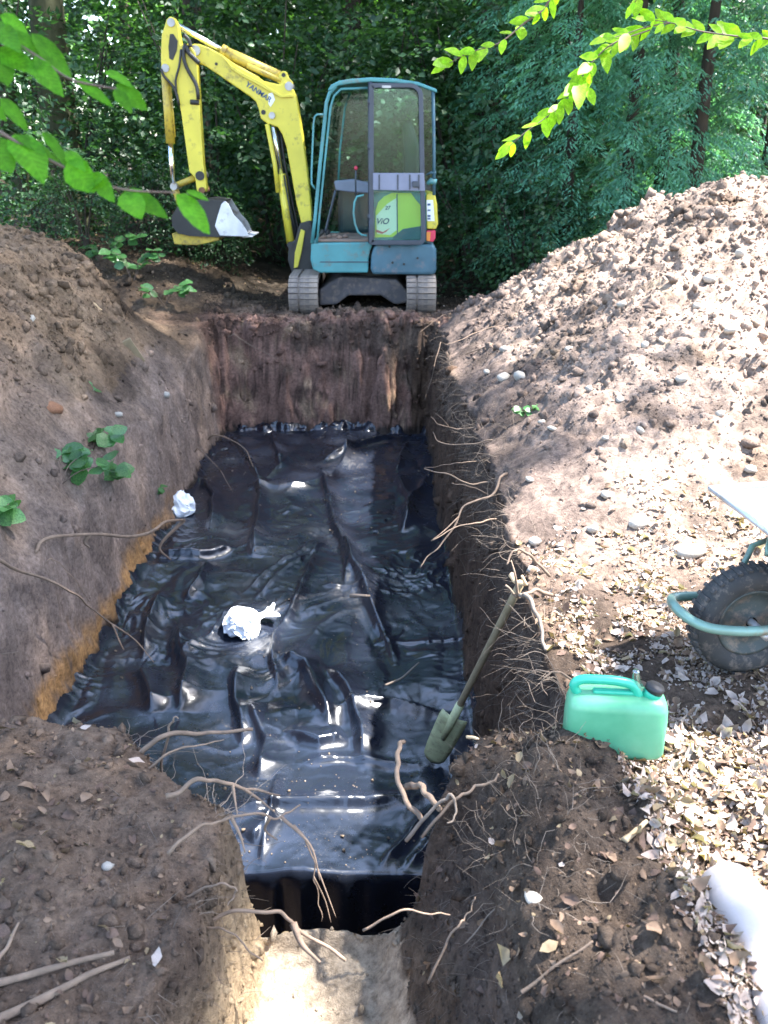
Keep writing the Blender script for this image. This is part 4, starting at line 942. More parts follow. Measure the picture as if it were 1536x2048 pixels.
root([(608,1672),(625,1720),(635,1780),(640,1840)], 2.45, 2.5, .006, .003, 'thin root dangling over the dark end of the sheet', side=[[(625,1730,2.45),(655,1790,2.45),(672,1835,2.45)], [(630,1760,2.45),(650,1800,2.5),(662,1845,2.5)]])
root([(440,1826),(500,1822),(560,1828),(600,1862),(690,1920)], 2.25, 2.3, .010, .012, 'bowed root bridging the dark slot to the sandy step', side=[[(590,1850,2.28),(605,1890,2.25),(640,1925,2.2)]])
root([(430,1855),(480,1880),(520,1920)], 2.2, 2.15, .006, .005, 'thin root slanting down the sandy face to the step')
root([(425,1770),(470,1775),(465,1800),(455,1805)], 2.2, 2.2, .007, .004, 'pale hooked root at the sandy edge of the near left block')
root([(805,1822),(850,1826),(905,1832)], 2.2, 2.2, .007, .004, 'grey twig poking out of the dark lower slope on the right')
root([(910,1860),(935,1830),(950,1795)], 2.15, 2.15, .007, .003, 'thin grey root curving on the dark lower slope')
root([(1000,1800),(1030,1780),(1050,1760),(1120,1720)], 2.2, 2.2, .004, .003, 'fine grass like root across the dark right block', 'root_dark')
root([(1250,1690),(1275,1670),(1295,1650)], 2.25, 2.25, .009, .007, 'short orange stick at the right edge of the dark block', 'wood_pale', 'stick', 'stick', 'sticks')
root([(1040,2010),(1100,1960),(1180,1905)], 1.95, 2.05, .005, .003, 'pale grass stem in the bottom shade of the right block', 'root', 'stick', 'stick', 'sticks')
root([(1275,1990),(1310,2008),(1355,2028)], 1.9, 1.88, .004, .003, 'pale stem near the bottom right log', 'root', 'stick', 'stick', 'sticks')
root([(-20,1985),(60,1960),(140,1932),(232,1915)], 1.95, 2.0, .010, .007, 'upper grey stick in the bottom left corner', 'root', 'stick', 'stick', 'sticks')
root([(-20,2055),(90,1990),(170,1955),(262,1922)], 1.88, 1.97, .012, .007, 'forked grey stick crossing the bottom left corner', 'root', 'stick', 'stick', 'sticks', side=[[(100,1985,1.93),(170,1985,1.94),(230,1972,1.95)]])
root([(-10,1940),(15,1890),(40,1850)], 2.0, 2.0, .006, .004, 'short upright twig at the lower left picture edge', 'root', 'stick', 'stick', 'sticks')
root([(90,1080),(160,1068),(230,1072),(295,1068),(330,1044),(368,1040)], wd(90, -1.84), 6.35, .014, .017, 'stout tan root running along the left wall and curling out', side=[[(165,1068,5.2),(170,1085,5.2),(180,1095,5.2)], [(300,1066,6.4),(320,1092,6.3),(342,1120,6.3)]])
root([(-20,1108),(20,1135),(70,1152),(140,1180),(180,1215),(240,1262)], 4.0, 5.05, .014, .007, 'long grey root winding down the left wall', side=[[(230,1255,5.0),(240,1285,5.0),(248,1300,5.0)], [(225,1248,5.0),(270,1280,5.1),(308,1325,5.1)]])
root([(110,1120),(150,1160),(180,1205)], 4.6, 4.9, .004, .003, 'fine root arching above the long grey root')
root([(430,870),(470,885),(495,905),(506,935)], 8.6, 8.2, .013, .006, 'bent root over the far left corner of the sheet')
root([(400,900),(440,940),(465,985)], 8.2, 7.8, .007, .003, 'thin root hanging in front of the far left sheet')
root([(470,670),(500,690),(560,720)], 8.9, 8.8, .006, .003, 'root across the top of the far wall')
root([(700,1190),(740,1192)], 5.75, 5.7, .014, .012, 'short brown stick on the middle of the sheet', 'root_dark', 'stick', 'stick', 'sticks')
root([(770,1370),(800,1358),(838,1325)], 4.85, 4.9, .008, .006, 'dark forked twig on the right half of the sheet', 'root_dark', 'stick', 'stick', 'sticks')
root([(128,1414),(140,1440),(148,1450)], 2.85, 2.8, .008, .006, 'grey twig on the top edge of the near left block', 'root', 'stick', 'stick', 'sticks')
root([(185,612),(205,628)], 6.0, 6.0, .012, .010, 'pale wood chip on the left bank', 'wood_pale', 'stick', 'stick', 'sticks')

# half buried board and rusty tin on the left bank
p = ground_pt(270, 712)
bd = prism('board', [(-.05, -.08), (.05, -.08), (.055, .16), (-.04, .17)], -.018, .018, M['shaft'], None, .006, label='short weathered board end sticking out of the left bank', cat='board')
bd.location = p; bd.rotation_euler = (.2, -.5, .35)
p = ground_pt(100, 815)
cl = link('rusty_lump', rock_mesh(9, .6, 2), label='rust orange earth lump on the left bank', cat='earth lump'); cl.data.materials.clear(); cl.data.materials.append(M['rust'])
cl.location = p; cl.scale = (.085, .07, .07); cl.rotation_euler = (.4, .3, .9)

# ------------------------------------------------------------------ leaves
def leaf_shape(n=7, w=.52, fold=.16, curl=.10, wave=.02, serr=0.0, seed=0):
    """blade along +x, length 1, folded along the midrib"""
    r = random.Random(seed); V, F = [], []
    for i in range(n + 1):
        t = i / n; hw = w / 2 * (math.sin(math.pi * t ** .82) ** .8 if 0 < t < 1 else 0) * (1 + serr * (1 if i % 2 else -1))
        z = -curl * t * t; wv = wave * math.sin(9 * t + seed)
        V += [(t, hw, z + fold * hw + wv), (t, 0, z), (t, -hw, z + fold * hw - wv)]
    for i in range(n):
        a = 3 * i; F += [(a, a + 3, a + 4, a + 1), (a + 1, a + 4, a + 5, a + 2)]
    return V, F
def leaf_meshes(mat, count, **kw):
    out = []
    for k in range(count):
        a = dict(kw); a['seed'] = k * 1.7; a['fold'] = kw.get('fold', .16) * random.uniform(.3, 1.6); a['curl'] = kw.get('curl', .1) * random.uniform(-.4, 2); a['w'] = kw.get('w', .52) * random.uniform(.88, 1.12)
        V, F = leaf_shape(**a); out.append(new_mesh('leaf', V, F, mat, True))
    return out
def orient(d, nrm):
    d = Vector(d).normalized(); s = Vector(nrm).cross(d)
    if s.length < 1e-4: s = Vector((1, 0, 0)).cross(d)
    s.normalize(); n = d.cross(s); return Matrix((d, s, n)).transposed()
def put_leaf(me, base, d, nrm, size, parent=None, name='leaf', wide=1.0):
    o = link(name, me, parent); R = orient(d, nrm)
    o.matrix_local = Matrix.Translation(Vector(base)) @ R.to_4x4() @ Matrix.Diagonal((size, size * wide, size, 1)); return o

# overhanging beech sprays: left one near the camera, right one over the pit
def beech(name, trunk, label, twigs, leaves, mat, nshape, h=7, r=.09):
    E = empty(name, trunk[0], label, 'tree'); T0 = np.array(trunk[0], float)
    tube('trunk', np.array(trunk) - T0, np.linspace(r, r * .5, len(trunk)), M['bark_mossy'], E, n=10, curved=16)
    tw = [tube('twig', np.array(t) - T0, [ra, rb], M['twig'], E, n=6, curved=6 * (len(t) - 1)) for t, ra, rb in twigs]
    shapes = leaf_meshes(mat, nshape, n=8, w=.60, fold=.14, curl=.10, wave=.012, serr=.035)
    for k, (b, tip, wide, ti) in enumerate(leaves):
        b, tip = np.array(b, float), np.array(tip, float); d = tip - b; L_ = np.linalg.norm(d)
        mid = (b + tip) / 2; toc = np.array([0, 0, CAM_H]) - mid; toc /= np.linalg.norm(toc)
        nrm = toc * .8 + np.array([0, 0, .55]) + np.array([random.uniform(-.35, .35) for _ in range(3)])
        put_leaf(shapes[k % len(shapes)], b - T0, d, nrm, L_ * .95, tw[ti], wide=wide * .78)
    return E
dL = 1.32
def A(px, py, d=dL): return at_d(px, py, d)
LL = [((30,268),(90,350),1.1),((135,322),(186,384),1.5),((186,344),(229,406),.9),((248,380),(341,440),.85),((352,388),(430,468),.95),((372,382),(421,398),.8),
      ((-25,275),(22,338),1.3),((30,268),(128,322),.8),((0,196),(62,262),1.0),((-30,200),(14,240),1.0),((62,66),(150,160),.7),((-10,98),(82,152),.9),((-25,105),(20,155),1.1),((0,30),(64,70),1.2),
      ((70,110),(96,168),.8),((150,155),(228,212),.55),((210,142),(268,168),1.0),((232,168),(300,222),1.0),((228,178),(266,226),.9),((20,60),(100,128),.9),((60,120),(122,178),.7),((-30,40),(40,90),1.0),((130,302),(168,336),.7),((248,385),(282,428),1.0),((85,262),(140,330),.75),((180,380),(200,352),.8)]
twL = [([A(-420,-40,1.5), A(-160,170,1.4), A(-30,246), A(60,300), A(120,330), A(200,366), A(262,381), A(352,385)], .0035, .0012),
       ([A(-420,-60,1.5), A(-200,-10,1.45), A(-20,60,1.36), A(70,110,1.36), A(140,158,1.36), A(230,178,1.36), A(250,190,1.36)], .0035, .0012),
       ([A(-420,-40,1.5), A(-200,130,1.4), A(-40,180), A(10,200)], .003, .001)]
tL0 = A(-420, -40, 1.5)
leavesL = []
for b, t, w in LL:
    ti = 0 if b[1] >= 255 else (2 if b[1] > 180 and b[0] < 20 else 1)
    dd = dL if ti != 1 else 1.36
    leavesL.append((A(b[0], b[1], dd + random.uniform(-.01, .01)), A(t[0], t[1], dd + random.uniform(-.05, .03)), w, ti))
beech('beech_sapling', [(-1.50, 1.15, gz(-1.5, 1.15) - .05), (-1.42, 1.2, .9), tuple(tL0), (-1.5, 1.25, 3.2)], 'beech sapling reaching big green leaves in from the left edge', twL, leavesL, M['beech'], 8, r=.025)
dR = 3.25
def sprig(path, d, leaf_px, every, seed):
    r = random.Random(seed); P = [np.array(p, float) for p in path]; out = []; acc = 0; side = 1
    for a, b in zip(P[:-1], P[1:]):
        n = max(1, int(np.linalg.norm(b - a) / every)); e = (b - a) / np.linalg.norm(b - a); q = np.array([-e[1], e[0]])
        for k in range(n):
            c = a + (b - a) * (k + .5) / n
            for s in ((side,) if r.random() < .35 else (1, -1)):
                L_ = leaf_px * r.uniform(.7, 1.15); dirv = e * r.uniform(.5, 1.0) + q * s * r.uniform(.3, .9) + np.array([0, .25]); dirv /= np.linalg.norm(dirv)
                dd = d + r.uniform(-.06, .06)
                out.append((at_d(c[0], c[1], dd), at_d(*(c + dirv * L_), dd + r.uniform(-.05, .05)), r.uniform(.9, 1.25)))
            side = -side
    out.append((at_d(*P[-1], d), at_d(*(P[-1] + (P[-1] - P[-2]) / np.linalg.norm(P[-1] - P[-2]) * leaf_px), d), 1.0)); return out
pathsR = [[(1120,-30),(1085,20),(1050,45),(1000,85),(940,105),(895,128)], [(1640,110),(1536,78),(1470,72),(1400,62),(1340,45),(1300,40)], [(1340,45),(1290,55),(1245,70),(1215,78)],
          [(1300,60),(1230,85),(1190,118),(1160,160),(1130,205),(1085,240),(1050,265),(1020,292)], [(1190,118),(1165,150),(1175,175)], [(1290,-30),(1270,5)]]
twR, leavesR = [], []
tR0 = np.array([3.5, 3.05, 3.2]); knot = at_d(1700, -40, 3.4)
for k, p in enumerate(pathsR):
    pp = [at_d(*q, dR) for q in p]
    if k in (0, 1, 5): pp = [tR0, at_d(p[0][0] + 120, p[0][1] - 150, 3.35)] + pp if k != 1 else [tR0, knot] + pp
    twR.append((pp, .006 if k in (0, 1, 5) else .003, .0012))
    leavesR += [(*q, k) for q in sprig(p, dR, 40, 17, 40 + k)]
beech('beech_tree', [(3.7, 2.95, gz(3.7, 2.95) - .1), (3.6, 3.0, 1.8), tuple(tR0), (3.45, 3.1, 5.2), (3.4, 3.1, 7.0)], 'beech tree dangling sunlit lime green sprays in from the upper right', twR, leavesR, M['beech_lit'], 8, r=.11)

# small plants on the left bank, leaf by leaf
PL = leaf_meshes(M['plant'], 6, n=6, w=.85, fold=.2, curl=.15, wave=.02, serr=.05)
def plant(px, py, n, spread, leaf, label, up=.12, seed=0, z_of=None):
    r = random.Random(seed); c = ground_pt(px, py) if z_of is None else z_of
    E = empty('bramble_plant', c, label, 'plant', 'leafy plants on the left bank')
    for s in range(max(2, n // 7)):
        a = r.uniform(0, 6.3); tip = np.array([math.cos(a) * spread, math.sin(a) * spread * .7, up * r.uniform(.5, 1.3)])
        st = tube('stem', [np.zeros(3) - [0, 0, .02], tip * [.4, .4, .8], tip], [.004, .002], M['twig'], E, n=5, curved=6)
        for k in range(7):
            t = r.uniform(.35, 1.05); b = tip * [t, t, min(1, .3 + t * .7)] + np.array([r.uniform(-.03, .03), r.uniform(-.03, .03), r.uniform(-.01, .03)])
            a2 = r.uniform(0, 6.3); d = (math.cos(a2), math.sin(a2), r.uniform(-.5, .3))
            put_leaf(PL[r.randrange(6)], b, d, (r.uniform(-.4, .5), r.uniform(-1.0, -.1), .8), leaf * r.uniform(.7, 1.25), st)
plant(265, 565, 28, .42, .13, 'leafy bramble in the hollow behind the left bank', .30, 1)
plant(330, 610, 21, .30, .12, 'leafy bramble at the right end of the hollow behind the left bank', .18, 2)
plant(215, 520, 21, .40, .12, 'bramble growing highest on the dark slope behind the left bank', .22, 3)
plant(185, 895, 21, .20, .11, 'plant with a pale round leaf on the left bank slope', .10, 4)
plant(120, 965, 35, .34, .12, 'largest leafy plant on the left bank slope at the picture edge', .10, 5)
plant(225, 955, 21, .24, .11, 'leafy sprig hanging over the middle of the left wall', .08, 6)
plant(185, 785, 7, .06, .06, 'tiny green seedling on the left bank above the leafy plants', .05, 7)
plant(5, 1045, 14, .11, .12, 'pale green plant at the left picture edge beside the long grey root', .06, 8)
plant(320, 985, 7, .10, .07, 'little green sprig above the white bag on the left wall', .06, 9)
plant(1055, 830, 7, .05, .05, 'small green weed at the rim of the right heap', .04, 10)

# dead leaves: the largest one by one, the rest as litter
def dead_shape(seed):
    r = random.Random(seed)
    V, F = leaf_shape(6, .55 * r.uniform(.75, 1.2), r.uniform(-.5, .9), r.uniform(-.45, .45), r.uniform(.03, .10), .07, seed); return V, F
dead_me = [new_mesh('dead_leaf', *dead_shape(k), M['dead'][(0, 2, 3, 0, 1, 2)[k % 6]], True) for k in range(18)]
def place_dead(n, weight, smin_, smax_, label, group, lift=.008):
    P, Nv, _, dp = scatter(n, weight); 
    for p, nv in zip(P, Nv):
        a = random.uniform(0, 6.3); nn = nv + rng.normal(0, .28, 3); nn /= np.linalg.norm(nn); t = np.cross(nn, (math.cos(a), math.sin(a), .1))
        o = put_leaf(random.choice(dead_me), p + nv * random.uniform(.3, 1) * lift, t, nn, random.uniform(smin_, smax_), None, 'dead_leaf')
        tag(o, label, 'dead leaf', group)
xg, yg, zg = Pn[..., 0], Pn[..., 1], Pn[..., 2]
flat = np.clip(Nn[..., 2], 0, 1) ** 2
W_left = flat * (xg < -.5) * (yg < 2.4) * (zg > -.15)
W_rightnear = flat * (xg > .66) * (yg < 2.35) * (zg > -.1) * (xg < 2.2)
W_rightmid = flat * (xg > .62) * (yg > 2.3) * (yg < 4.0 + .3 * n1) * (zg > -.1) * (xg < 2.4)
W_block = flat * (xg > .1) * (xg < .8) * (yg < 2.3) * (zg > -.4)
place_dead(40, W_left, .025, .055, 'brown dead leaf lying on the near left block', 'dead leaves on the near left block', .012)
place_dead(110, W_rightnear, .025, .05, 'sunlit dead leaf in the litter between the jerrycan and the log', 'dead leaves in the near right litter')
place_dead(110, W_rightmid, .025, .05, 'sunlit dead leaf in the litter between the wheelbarrow and the heap', 'dead leaves in the litter below the heap')
place_dead(26, W_block, .02, .042, 'dead leaf on the shaded near right block', 'dead leaves on the near right block', .012)
def leaf_cloud(name, P, D, Nr, Ls, Ws, mats, mi=None, fold=.25, curl=None):
    """many small leaves as one mesh: each a folded diamond of two triangles"""
    S_ = np.cross(Nr, D); S_ /= np.maximum(np.linalg.norm(S_, axis=1), 1e-6)[:, None]
    Nr = np.cross(D, S_)
    a = P; b = P + D * (Ls * .45)[:, None] + S_ * (Ws * .5)[:, None] + Nr * (Ws * fold * .5)[:, None]
    c = P + D * Ls[:, None]; d = P + D * (Ls * .45)[:, None] - S_ * (Ws * .5)[:, None] + Nr * (Ws * fold * .5)[:, None]
    if curl is None:
        V = np.stack([a, b, c, d], 1).reshape(-1, 3); k = np.arange(len(P)) * 4
        F = np.concatenate([np.stack([k, k + 1, k + 2], 1), np.stack([k, k + 2, k + 3], 1)]); rep = 2
    else:                                                     # rounder, curled: two rows of three across the blade
        def pt(t, s, w): return P + D * (Ls * t)[:, None] + S_ * (Ws * .5 * s * w)[:, None] + Nr * (Ls * (curl * (t - .4) ** 2 * 1.6 + abs(s) * fold2 * .22))[:, None]
        fold2 = rng.uniform(-1.2, 1.6, len(P))
        V = np.stack([pt(0, 0, 0), pt(.3, 1, .95), pt(.3, 0, 0), pt(.3, -1, .95), pt(.68, 1, .85), pt(.68, 0, 0), pt(.68, -1, .85), pt(1, 0, 0)], 1).reshape(-1, 3); k = np.arange(len(P)) * 8
        tri = [(0, 2, 1), (0, 3, 2), (1, 2, 5), (1, 5, 4), (2, 3, 6), (2, 6, 5), (4, 5, 7), (5, 6, 7)]
        F = np.concatenate([np.stack([k + i, k + j, k + l], 1) for i, j, l in tri]); rep = 8
    me = new_mesh(name, V, F, mats, curl is not None)
    if mi is not None: me.polygons.foreach_set('material_index', np.concatenate([mi] * rep).astype(np.int32))
    return me
def unit(v): return v / np.maximum(np.linalg.norm(v, axis=-1, keepdims=True), 1e-9)
wl_ = W_rightnear * 1.6 * sstep(-.7, .3, n1 + .4) + W_rightmid * (1.15 - .9 * sstep(2.5, 4.0, yg)) * sstep(-.4, .4, n2 + .15) + .05 * W_left + .10 * W_block + flat * .02 * (yg > 10) * (yg < 13)
P, Nv, _, dp = scatter(20000, wl_)
nn = unit(Nv + rng.normal(0, .26, P.shape)); tt = unit(np.cross(nn, rng.normal(size=P.shape)))
Ls = np.clip(.009 * (1 + rng.pareto(1.6, len(P))), .008, .048)
link('leaf_litter', leaf_cloud('leaf_litter', P + Nv * rng.uniform(.001, .014, (len(P), 1)), tt, nn, Ls, Ls * rng.uniform(.45, .8, len(P)), M['dead'], np.where(P[:, 0] > .66, rng.choice(4, len(P), p=(.24, .58, .12, .06)), rng.choice(4, len(P), p=(.5, 0, .4, .1))), curl=rng.uniform(-1.2, 1.4, len(P))), label='carpet of small dead beech leaves around the wheelbarrow and jerrycan', cat='leaf litter', kind='stuff')

# crumbs and clods of earth
ico_v = []; 
phi = (1 + 5 ** .5) / 2
ico_v = unit(np.array([(-1,phi,0),(1,phi,0),(-1,-phi,0),(1,-phi,0),(0,-1,phi),(0,1,phi),(0,-1,-phi),(0,1,-phi),(phi,0,-1),(phi,0,1),(-phi,0,-1),(-phi,0,1)], float))
ico_f = np.array([(0,11,5),(0,5,1),(0,1,7),(0,7,10),(0,10,11),(1,5,9),(5,11,4),(11,10,2),(10,7,6),(7,1,8),(3,9,4),(3,4,2),(3,2,6),(3,6,8),(3,8,9),(4,9,5),(2,4,11),(6,2,10),(8,6,7),(9,8,1)])
Hb = base_height(GX, GY)
W_clod = (zg > -1.1) * (1 - sstep(10.4, 11.5, yg)) * (.25 + 1.6 * sstep(.1, .5, Hb) + 3.0 * (yg > 9.3) * (zg > -.5) * (np.abs(xg) < 2) + 1.6 * (yg < 2.4) * (zg > -.5)) * (1 - .55 * wallL) * (1 - .7 * wallF * (zg < -.15))
P, Nv, Cc, dp = scatter(34000, W_clod / np.maximum(dep, 1) ** 1.0)
sz = np.clip(.0036 * (1 + rng.pareto(2.0, len(P))), .003, .032) * np.clip(dp / 5, .6, 1.5)
Vc = ico_v[None] * (1 + rng.normal(0, .34, (len(P), 12, 1))) * sz[:, None, None] * rng.uniform(.55, 1.4, (len(P), 1, 3)) + (P + Nv * (sz * .1)[:, None])[:, None]
Fc = (ico_f[None] + (np.arange(len(P)) * 12)[:, None, None]).reshape(-1, 3)
me = new_mesh('soil_clods', Vc.reshape(-1, 3), Fc, M['clod']); vcol(me, np.repeat(np.clip(Cc * rng.uniform(.65, 1.35, (len(P), 1)), .01, .8), 12, 0))
link('soil_clods', me, label='crumbled clods of earth scattered over the banks and heap', cat='soil', kind='stuff')

# hair roots along the cut edges
W_hair = (steep > .15) * (zg > -.55) * (zg < .15) * (yg > 1) * (yg < 9.8) * (np.where(xg > 0, 1.4, .5)) + 4.0 * (xg > .45) * (xg < .8) * (yg > 2.4) * (yg < 8) * (zg > -.35) + 2.2 * (yg < 2.45) * (zg > -.5) * (np.abs(xg + .02) < .75) + .35 * W_left
P, Nv, _, dp = scatter(4200, W_hair / np.maximum(dep, 1))
Vh, Fh = [], []
for p, nv, dd in zip(P, Nv, dp):
    out = nv * .8 + np.array([0, 0, -.15]) + rng.normal(0, .55, 3); out /= np.linalg.norm(out); L_ = (.02 + .14 * rng.random() ** 2.4) * (1 if p[1] > 2.5 else .6); bend = rng.normal(0, .35, 3) - [0, 0, .25]
    Q = [p - nv * .01 + out * L_ * t + bend * L_ * t * t * .6 for t in (0, .35, .7, 1)]; r = rng.uniform(.0006, .0015) * (1 if p[1] > 2.5 else .7)
    V, F = tube_vf(Q, [r, r * .9, r * .7, r * .3], 3, False); b = len(Vh); Vh += V; Fh += [tuple(b + i for i in f) for f in F]
def fibre(p, d, L_, r, curlv):
    global Vh, Fh
    q = [np.array(p, float)]; d = d / np.linalg.norm(d)
    for k in range(8):
        d = d + rng.normal(0, curlv, 3) + np.array([0, 0, -.05]); d /= np.linalg.norm(d); q.append(q[-1] + d * L_ / 8)
    V, F = tube_vf(q, np.linspace(r, r * .3, 9), 3, False); b_ = len(Vh); Vh += V; Fh += [tuple(b_ + i for i in f) for f in F]
for k in range(190):                                          # near left corner
    t = rng.random(); x0 = -.92 + .48 * t + rng.normal(0, .02); y0 = 2.40 - .36 * t + rng.normal(0, .03) - .25 * max(0, t - .85) * 4 * rng.random()
    p, nv = surf(x0, y0); fibre(p - nv * .01, np.array([.9, .45, .05]) + rng.normal(0, .55, 3), .06 + .20 * rng.random() ** 1.6, rng.uniform(.0008, .0022), .32)
for k in range(230):                                          # right rim
    y0 = 2.45 + 5.2 * rng.random() ** 1.5; p, nv = surf(.60 + rng.normal(0, .03), y0)
    fibre(p - nv * .01, np.array([-.9, -.1, -.1]) + rng.normal(0, .5, 3), .08 + .22 * rng.random() ** 1.6, rng.uniform(.0010, .0026), .28)
for k in range(120):                                          # near right block
    p, nv = surf(.28 + .25 * rng.random(), 1.5 + .85 * rng.random()); fibre(p - nv * .01, nv + rng.normal(0, .8, 3), .05 + .13 * rng.random(), rng.uniform(.0007, .0016), .35)
link('hair_roots', new_mesh('hair_roots', Vh, np.array(Fh), M['root_dark']), label='fringe of fine hair roots along the cut edges of the pit', cat='roots', kind='stuff')

# small litter on the sheet: crumbs of earth
k = rng.random((900, 2)); wsel = fbm(k[:, 0] * 3, k[:, 1] * 8, 0, 1.2, 3)
px_ = -1.7 + 2.2 * k[:, 0]; py_ = 2.96 + 5.8 * k[:, 1] ** 1.6
ok = (wsel > -.05) | (py_ < 3.5); px_, py_ = px_[ok], py_[ok]
pz_ = np.array([sheet_z(a, b) for a, b in zip(px_, py_)]); sz = np.clip(.0022 * (1 + rng.pareto(2.4, len(px_))), .002, .009)
Vc = ico_v[None] * (1 + rng.normal(0, .2, (len(px_), 12, 1))) * sz[:, None, None] + np.stack([px_, py_, pz_ + sz * .5], -1)[:, None]
me = new_mesh('earth_crumbs', Vc.reshape(-1, 3), (ico_f[None] + (np.arange(len(px_)) * 12)[:, None, None]).reshape(-1, 3), M['clod']); vcol(me, np.repeat(rng.uniform(.5, 1.1, (len(px_), 1)) * np.array([.34, .27, .2]), 12, 0))
link('earth_crumbs', me, label='crumbs of dry earth fallen on the black sheet', cat='soil', kind='stuff')

# ------------------------------------------------------------------ the wood behind and overhead
def sprays(P, D, length, n_leaf, leafL, seed, flat_=.8):
    """flat two-ranked leaf sprays: positions, directions and normals of their leaves"""
    r = np.random.default_rng(seed); m = len(P); D = unit(D)
    up = np.tile([0, 0, 1.0], (m, 1)) + r.normal(0, .25, (m, 3)); side = unit(np.cross(up, D)); up = np.cross(D, side)
    t = r.random((m, n_leaf)); s = r.choice([-1, 1], (m, n_leaf)); u = r.random((m, n_leaf))
    lat = s * u * .45 * (1 - .55 * t)
    pos = P[:, None] + D[:, None] * (t * length)[..., None] + side[:, None] * (lat * length)[..., None] - np.array([0, 0, 1.0]) * ((t * t * .28 + .12 * np.abs(lat)) * length)[..., None] + r.normal(0, .03, (m, n_leaf, 3))
    ld = unit(D[:, None] * .7 + side[:, None] * (s * r.uniform(.2, 1.1, (m, n_leaf)))[..., None] + r.normal(0, .25, (m, n_leaf, 3)) - [0, 0, .15])
    ln = up[:, None] * flat_ + r.normal(0, .4, (m, n_leaf, 3))
    Ls = leafL * r.uniform(.65, 1.25, m * n_leaf)
    return pos.reshape(-1, 3), ld.reshape(-1, 3), unit(ln.reshape(-1, 3)), Ls
def crown_sprays(center, rad, n, seed, zlo=None, hollow=.35):
    r = np.random.default_rng(seed); d = unit(r.normal(size=(n, 3))); rr = (hollow + (1 - hollow) * r.random(n) ** .6)[:, None]
    P = d * rr * np.array(rad); P *= (1 + .35 * fbm(P[:, 0], P[:, 1], P[:, 2], .9, 2, .5, seed))[:, None]
    P = P + center
    D = d * [1, 1, .25] + [0, 0, -.12] + r.normal(0, .3, (n, 3)); 
    if zlo is not None: k = P[:, 2] > zlo; P, D = P[k], D[k]
    return P, D
def limbs(E, top_from, ends, r0, mat='bark'):
    for e in ends:
        a = np.array(top_from(e)); mid = (a + e) / 2 + [0, 0, .12 * np.linalg.norm(e - a)]
        tube('limb', [a, mid, e], [r0, r0 * .25], M[mat], E, n=6, curved=8)
# understorey bushes: three builds, copied with their parts
def bush_proto(k, mat, H, R, nsp, leafL):
    r = random.Random(50 + k); stems = []
    for s in range(5):
        a = r.uniform(0, 6.3); stems.append([np.zeros(3) - [0, 0, .1], np.array([math.cos(a) * R * .25, math.sin(a) * R * .25, H * .45]), np.array([math.cos(a) * R * .6, math.sin(a) * R * .6, H * r.uniform(.75, .95)])])
    sm = []
    for st in stems:
        V, F = tube_vf(curve_pts(st, 10), np.linspace(.035, .008, len(curve_pts(st, 10))), 6); sm.append(new_mesh('stem', V, F, M['bark'], True))
    P, D = crown_sprays(np.array([0, 0, H * .55]), (R, R, H * .5), nsp, 300 + k, .05)
    a = sprays(P, D, .62, 24, leafL, 400 + k); r2 = np.random.default_rng(k)
    return sm, leaf_cloud('crown', *a[:3], a[3], a[3] * r2.uniform(.5, .68, len(a[3])), mat)
protos = [bush_proto(0, M['wood_leaf'], 3.6, 1.5, 190, .105), bush_proto(1, M['wood_leaf'], 4.2, 1.7, 200, .115), bush_proto(2, M['wood_leaf_lit'], 4.0, 1.5, 150, .115), bush_proto(3, M['wood_leaf'], 2.2, 1.2, 120, .10)]
def bush(px, Y, k, sc, label, dz=0, seed=0):
    x = at_y(px, 300, Y)[0]; E = empty('understorey_bush', (x, Y, gz(x, Y) + dz), label, 'bush', 'bushes behind the excavator')
    sm, cr = protos[k]
    for q in sm: link('stem', q, E)
    link('crown', cr, E); E.scale = (sc, sc, sc); E.rotation_euler = (0, 0, (px * .7 + Y * 3) % 6.28); return E
where = ['leafy bush behind the raised arm of the excavator', 'leafy bush behind the bend of the boom', 'dark bush directly behind the cab', 'dark bush just right of the cab', 'low bush behind the bucket']
for px, Y, k, sc, lab in ((-40, 12.6, 0, .95, 'dark bush at the far left edge behind the left bank'), (150, 14.2, 0, .9, 'dark bush right of the mossy left trunk'), (300, 17.5, 2, .8, 'light green bush glowing behind the bucket cylinder'), (215, 19.5, 2, 1.05, 'light green bush beneath the bright sky gaps'),
                         (430, 13.4, 1, .86, where[0]), (545, 13.8, 0, 1.0, where[1]), (640, 14.6, 1, .9, 'tall dark bush between boom and cab'), (770, 14.4, 0, 1.1, where[2]), (930, 13.6, 1, .95, where[3]), (1010, 14.4, 0, 1.0, 'dark bush left of the conifers'),
                         (420, 18.0, 2, 1.05, 'lighter bush above the boom at the top of the picture'), (560, 18.8, 1, 1.2, 'tall bush far behind the boom'), (700, 19.5, 2, 1.1, 'lighter bush far behind the cab roof'), (860, 19, 1, 1.2, 'tall dark bush far behind the right edge of the cab'), (1030, 18.5, 1, 1.25, 'tall dark bush far behind the conifers on their left'),
                         (40, 18.0, 1, 1.0, 'bush far back at the upper left corner'), (1180, 18.0, 0, 1.4, 'tall bush far behind the middle conifer'), (1350, 17.5, 1, 1.35, 'tall bush far behind the right conifers'), (1520, 17.0, 0, 1.4, 'tall bush far back at the upper right corner'),
                         (350, 12.0, 3, .55, where[4]), (960, 11.7, 3, .75, 'low bush in the gap between excavator and heap'), (60, 11.6, 3, .6, 'low bush on the slope at the left edge'), (1060, 11.2, 3, .7, 'low bush on the back of the right heap'), (150, 11.0, 3, .42, 'small bush on the far slope below the mossy trunk'), (270, 11.6, 3, .5, 'small bush left of the bucket on the far slope'), (420, 11.9, 3, .4, 'small bush just right of and behind the bucket')):
    bush(px, Y, k, sc, lab)
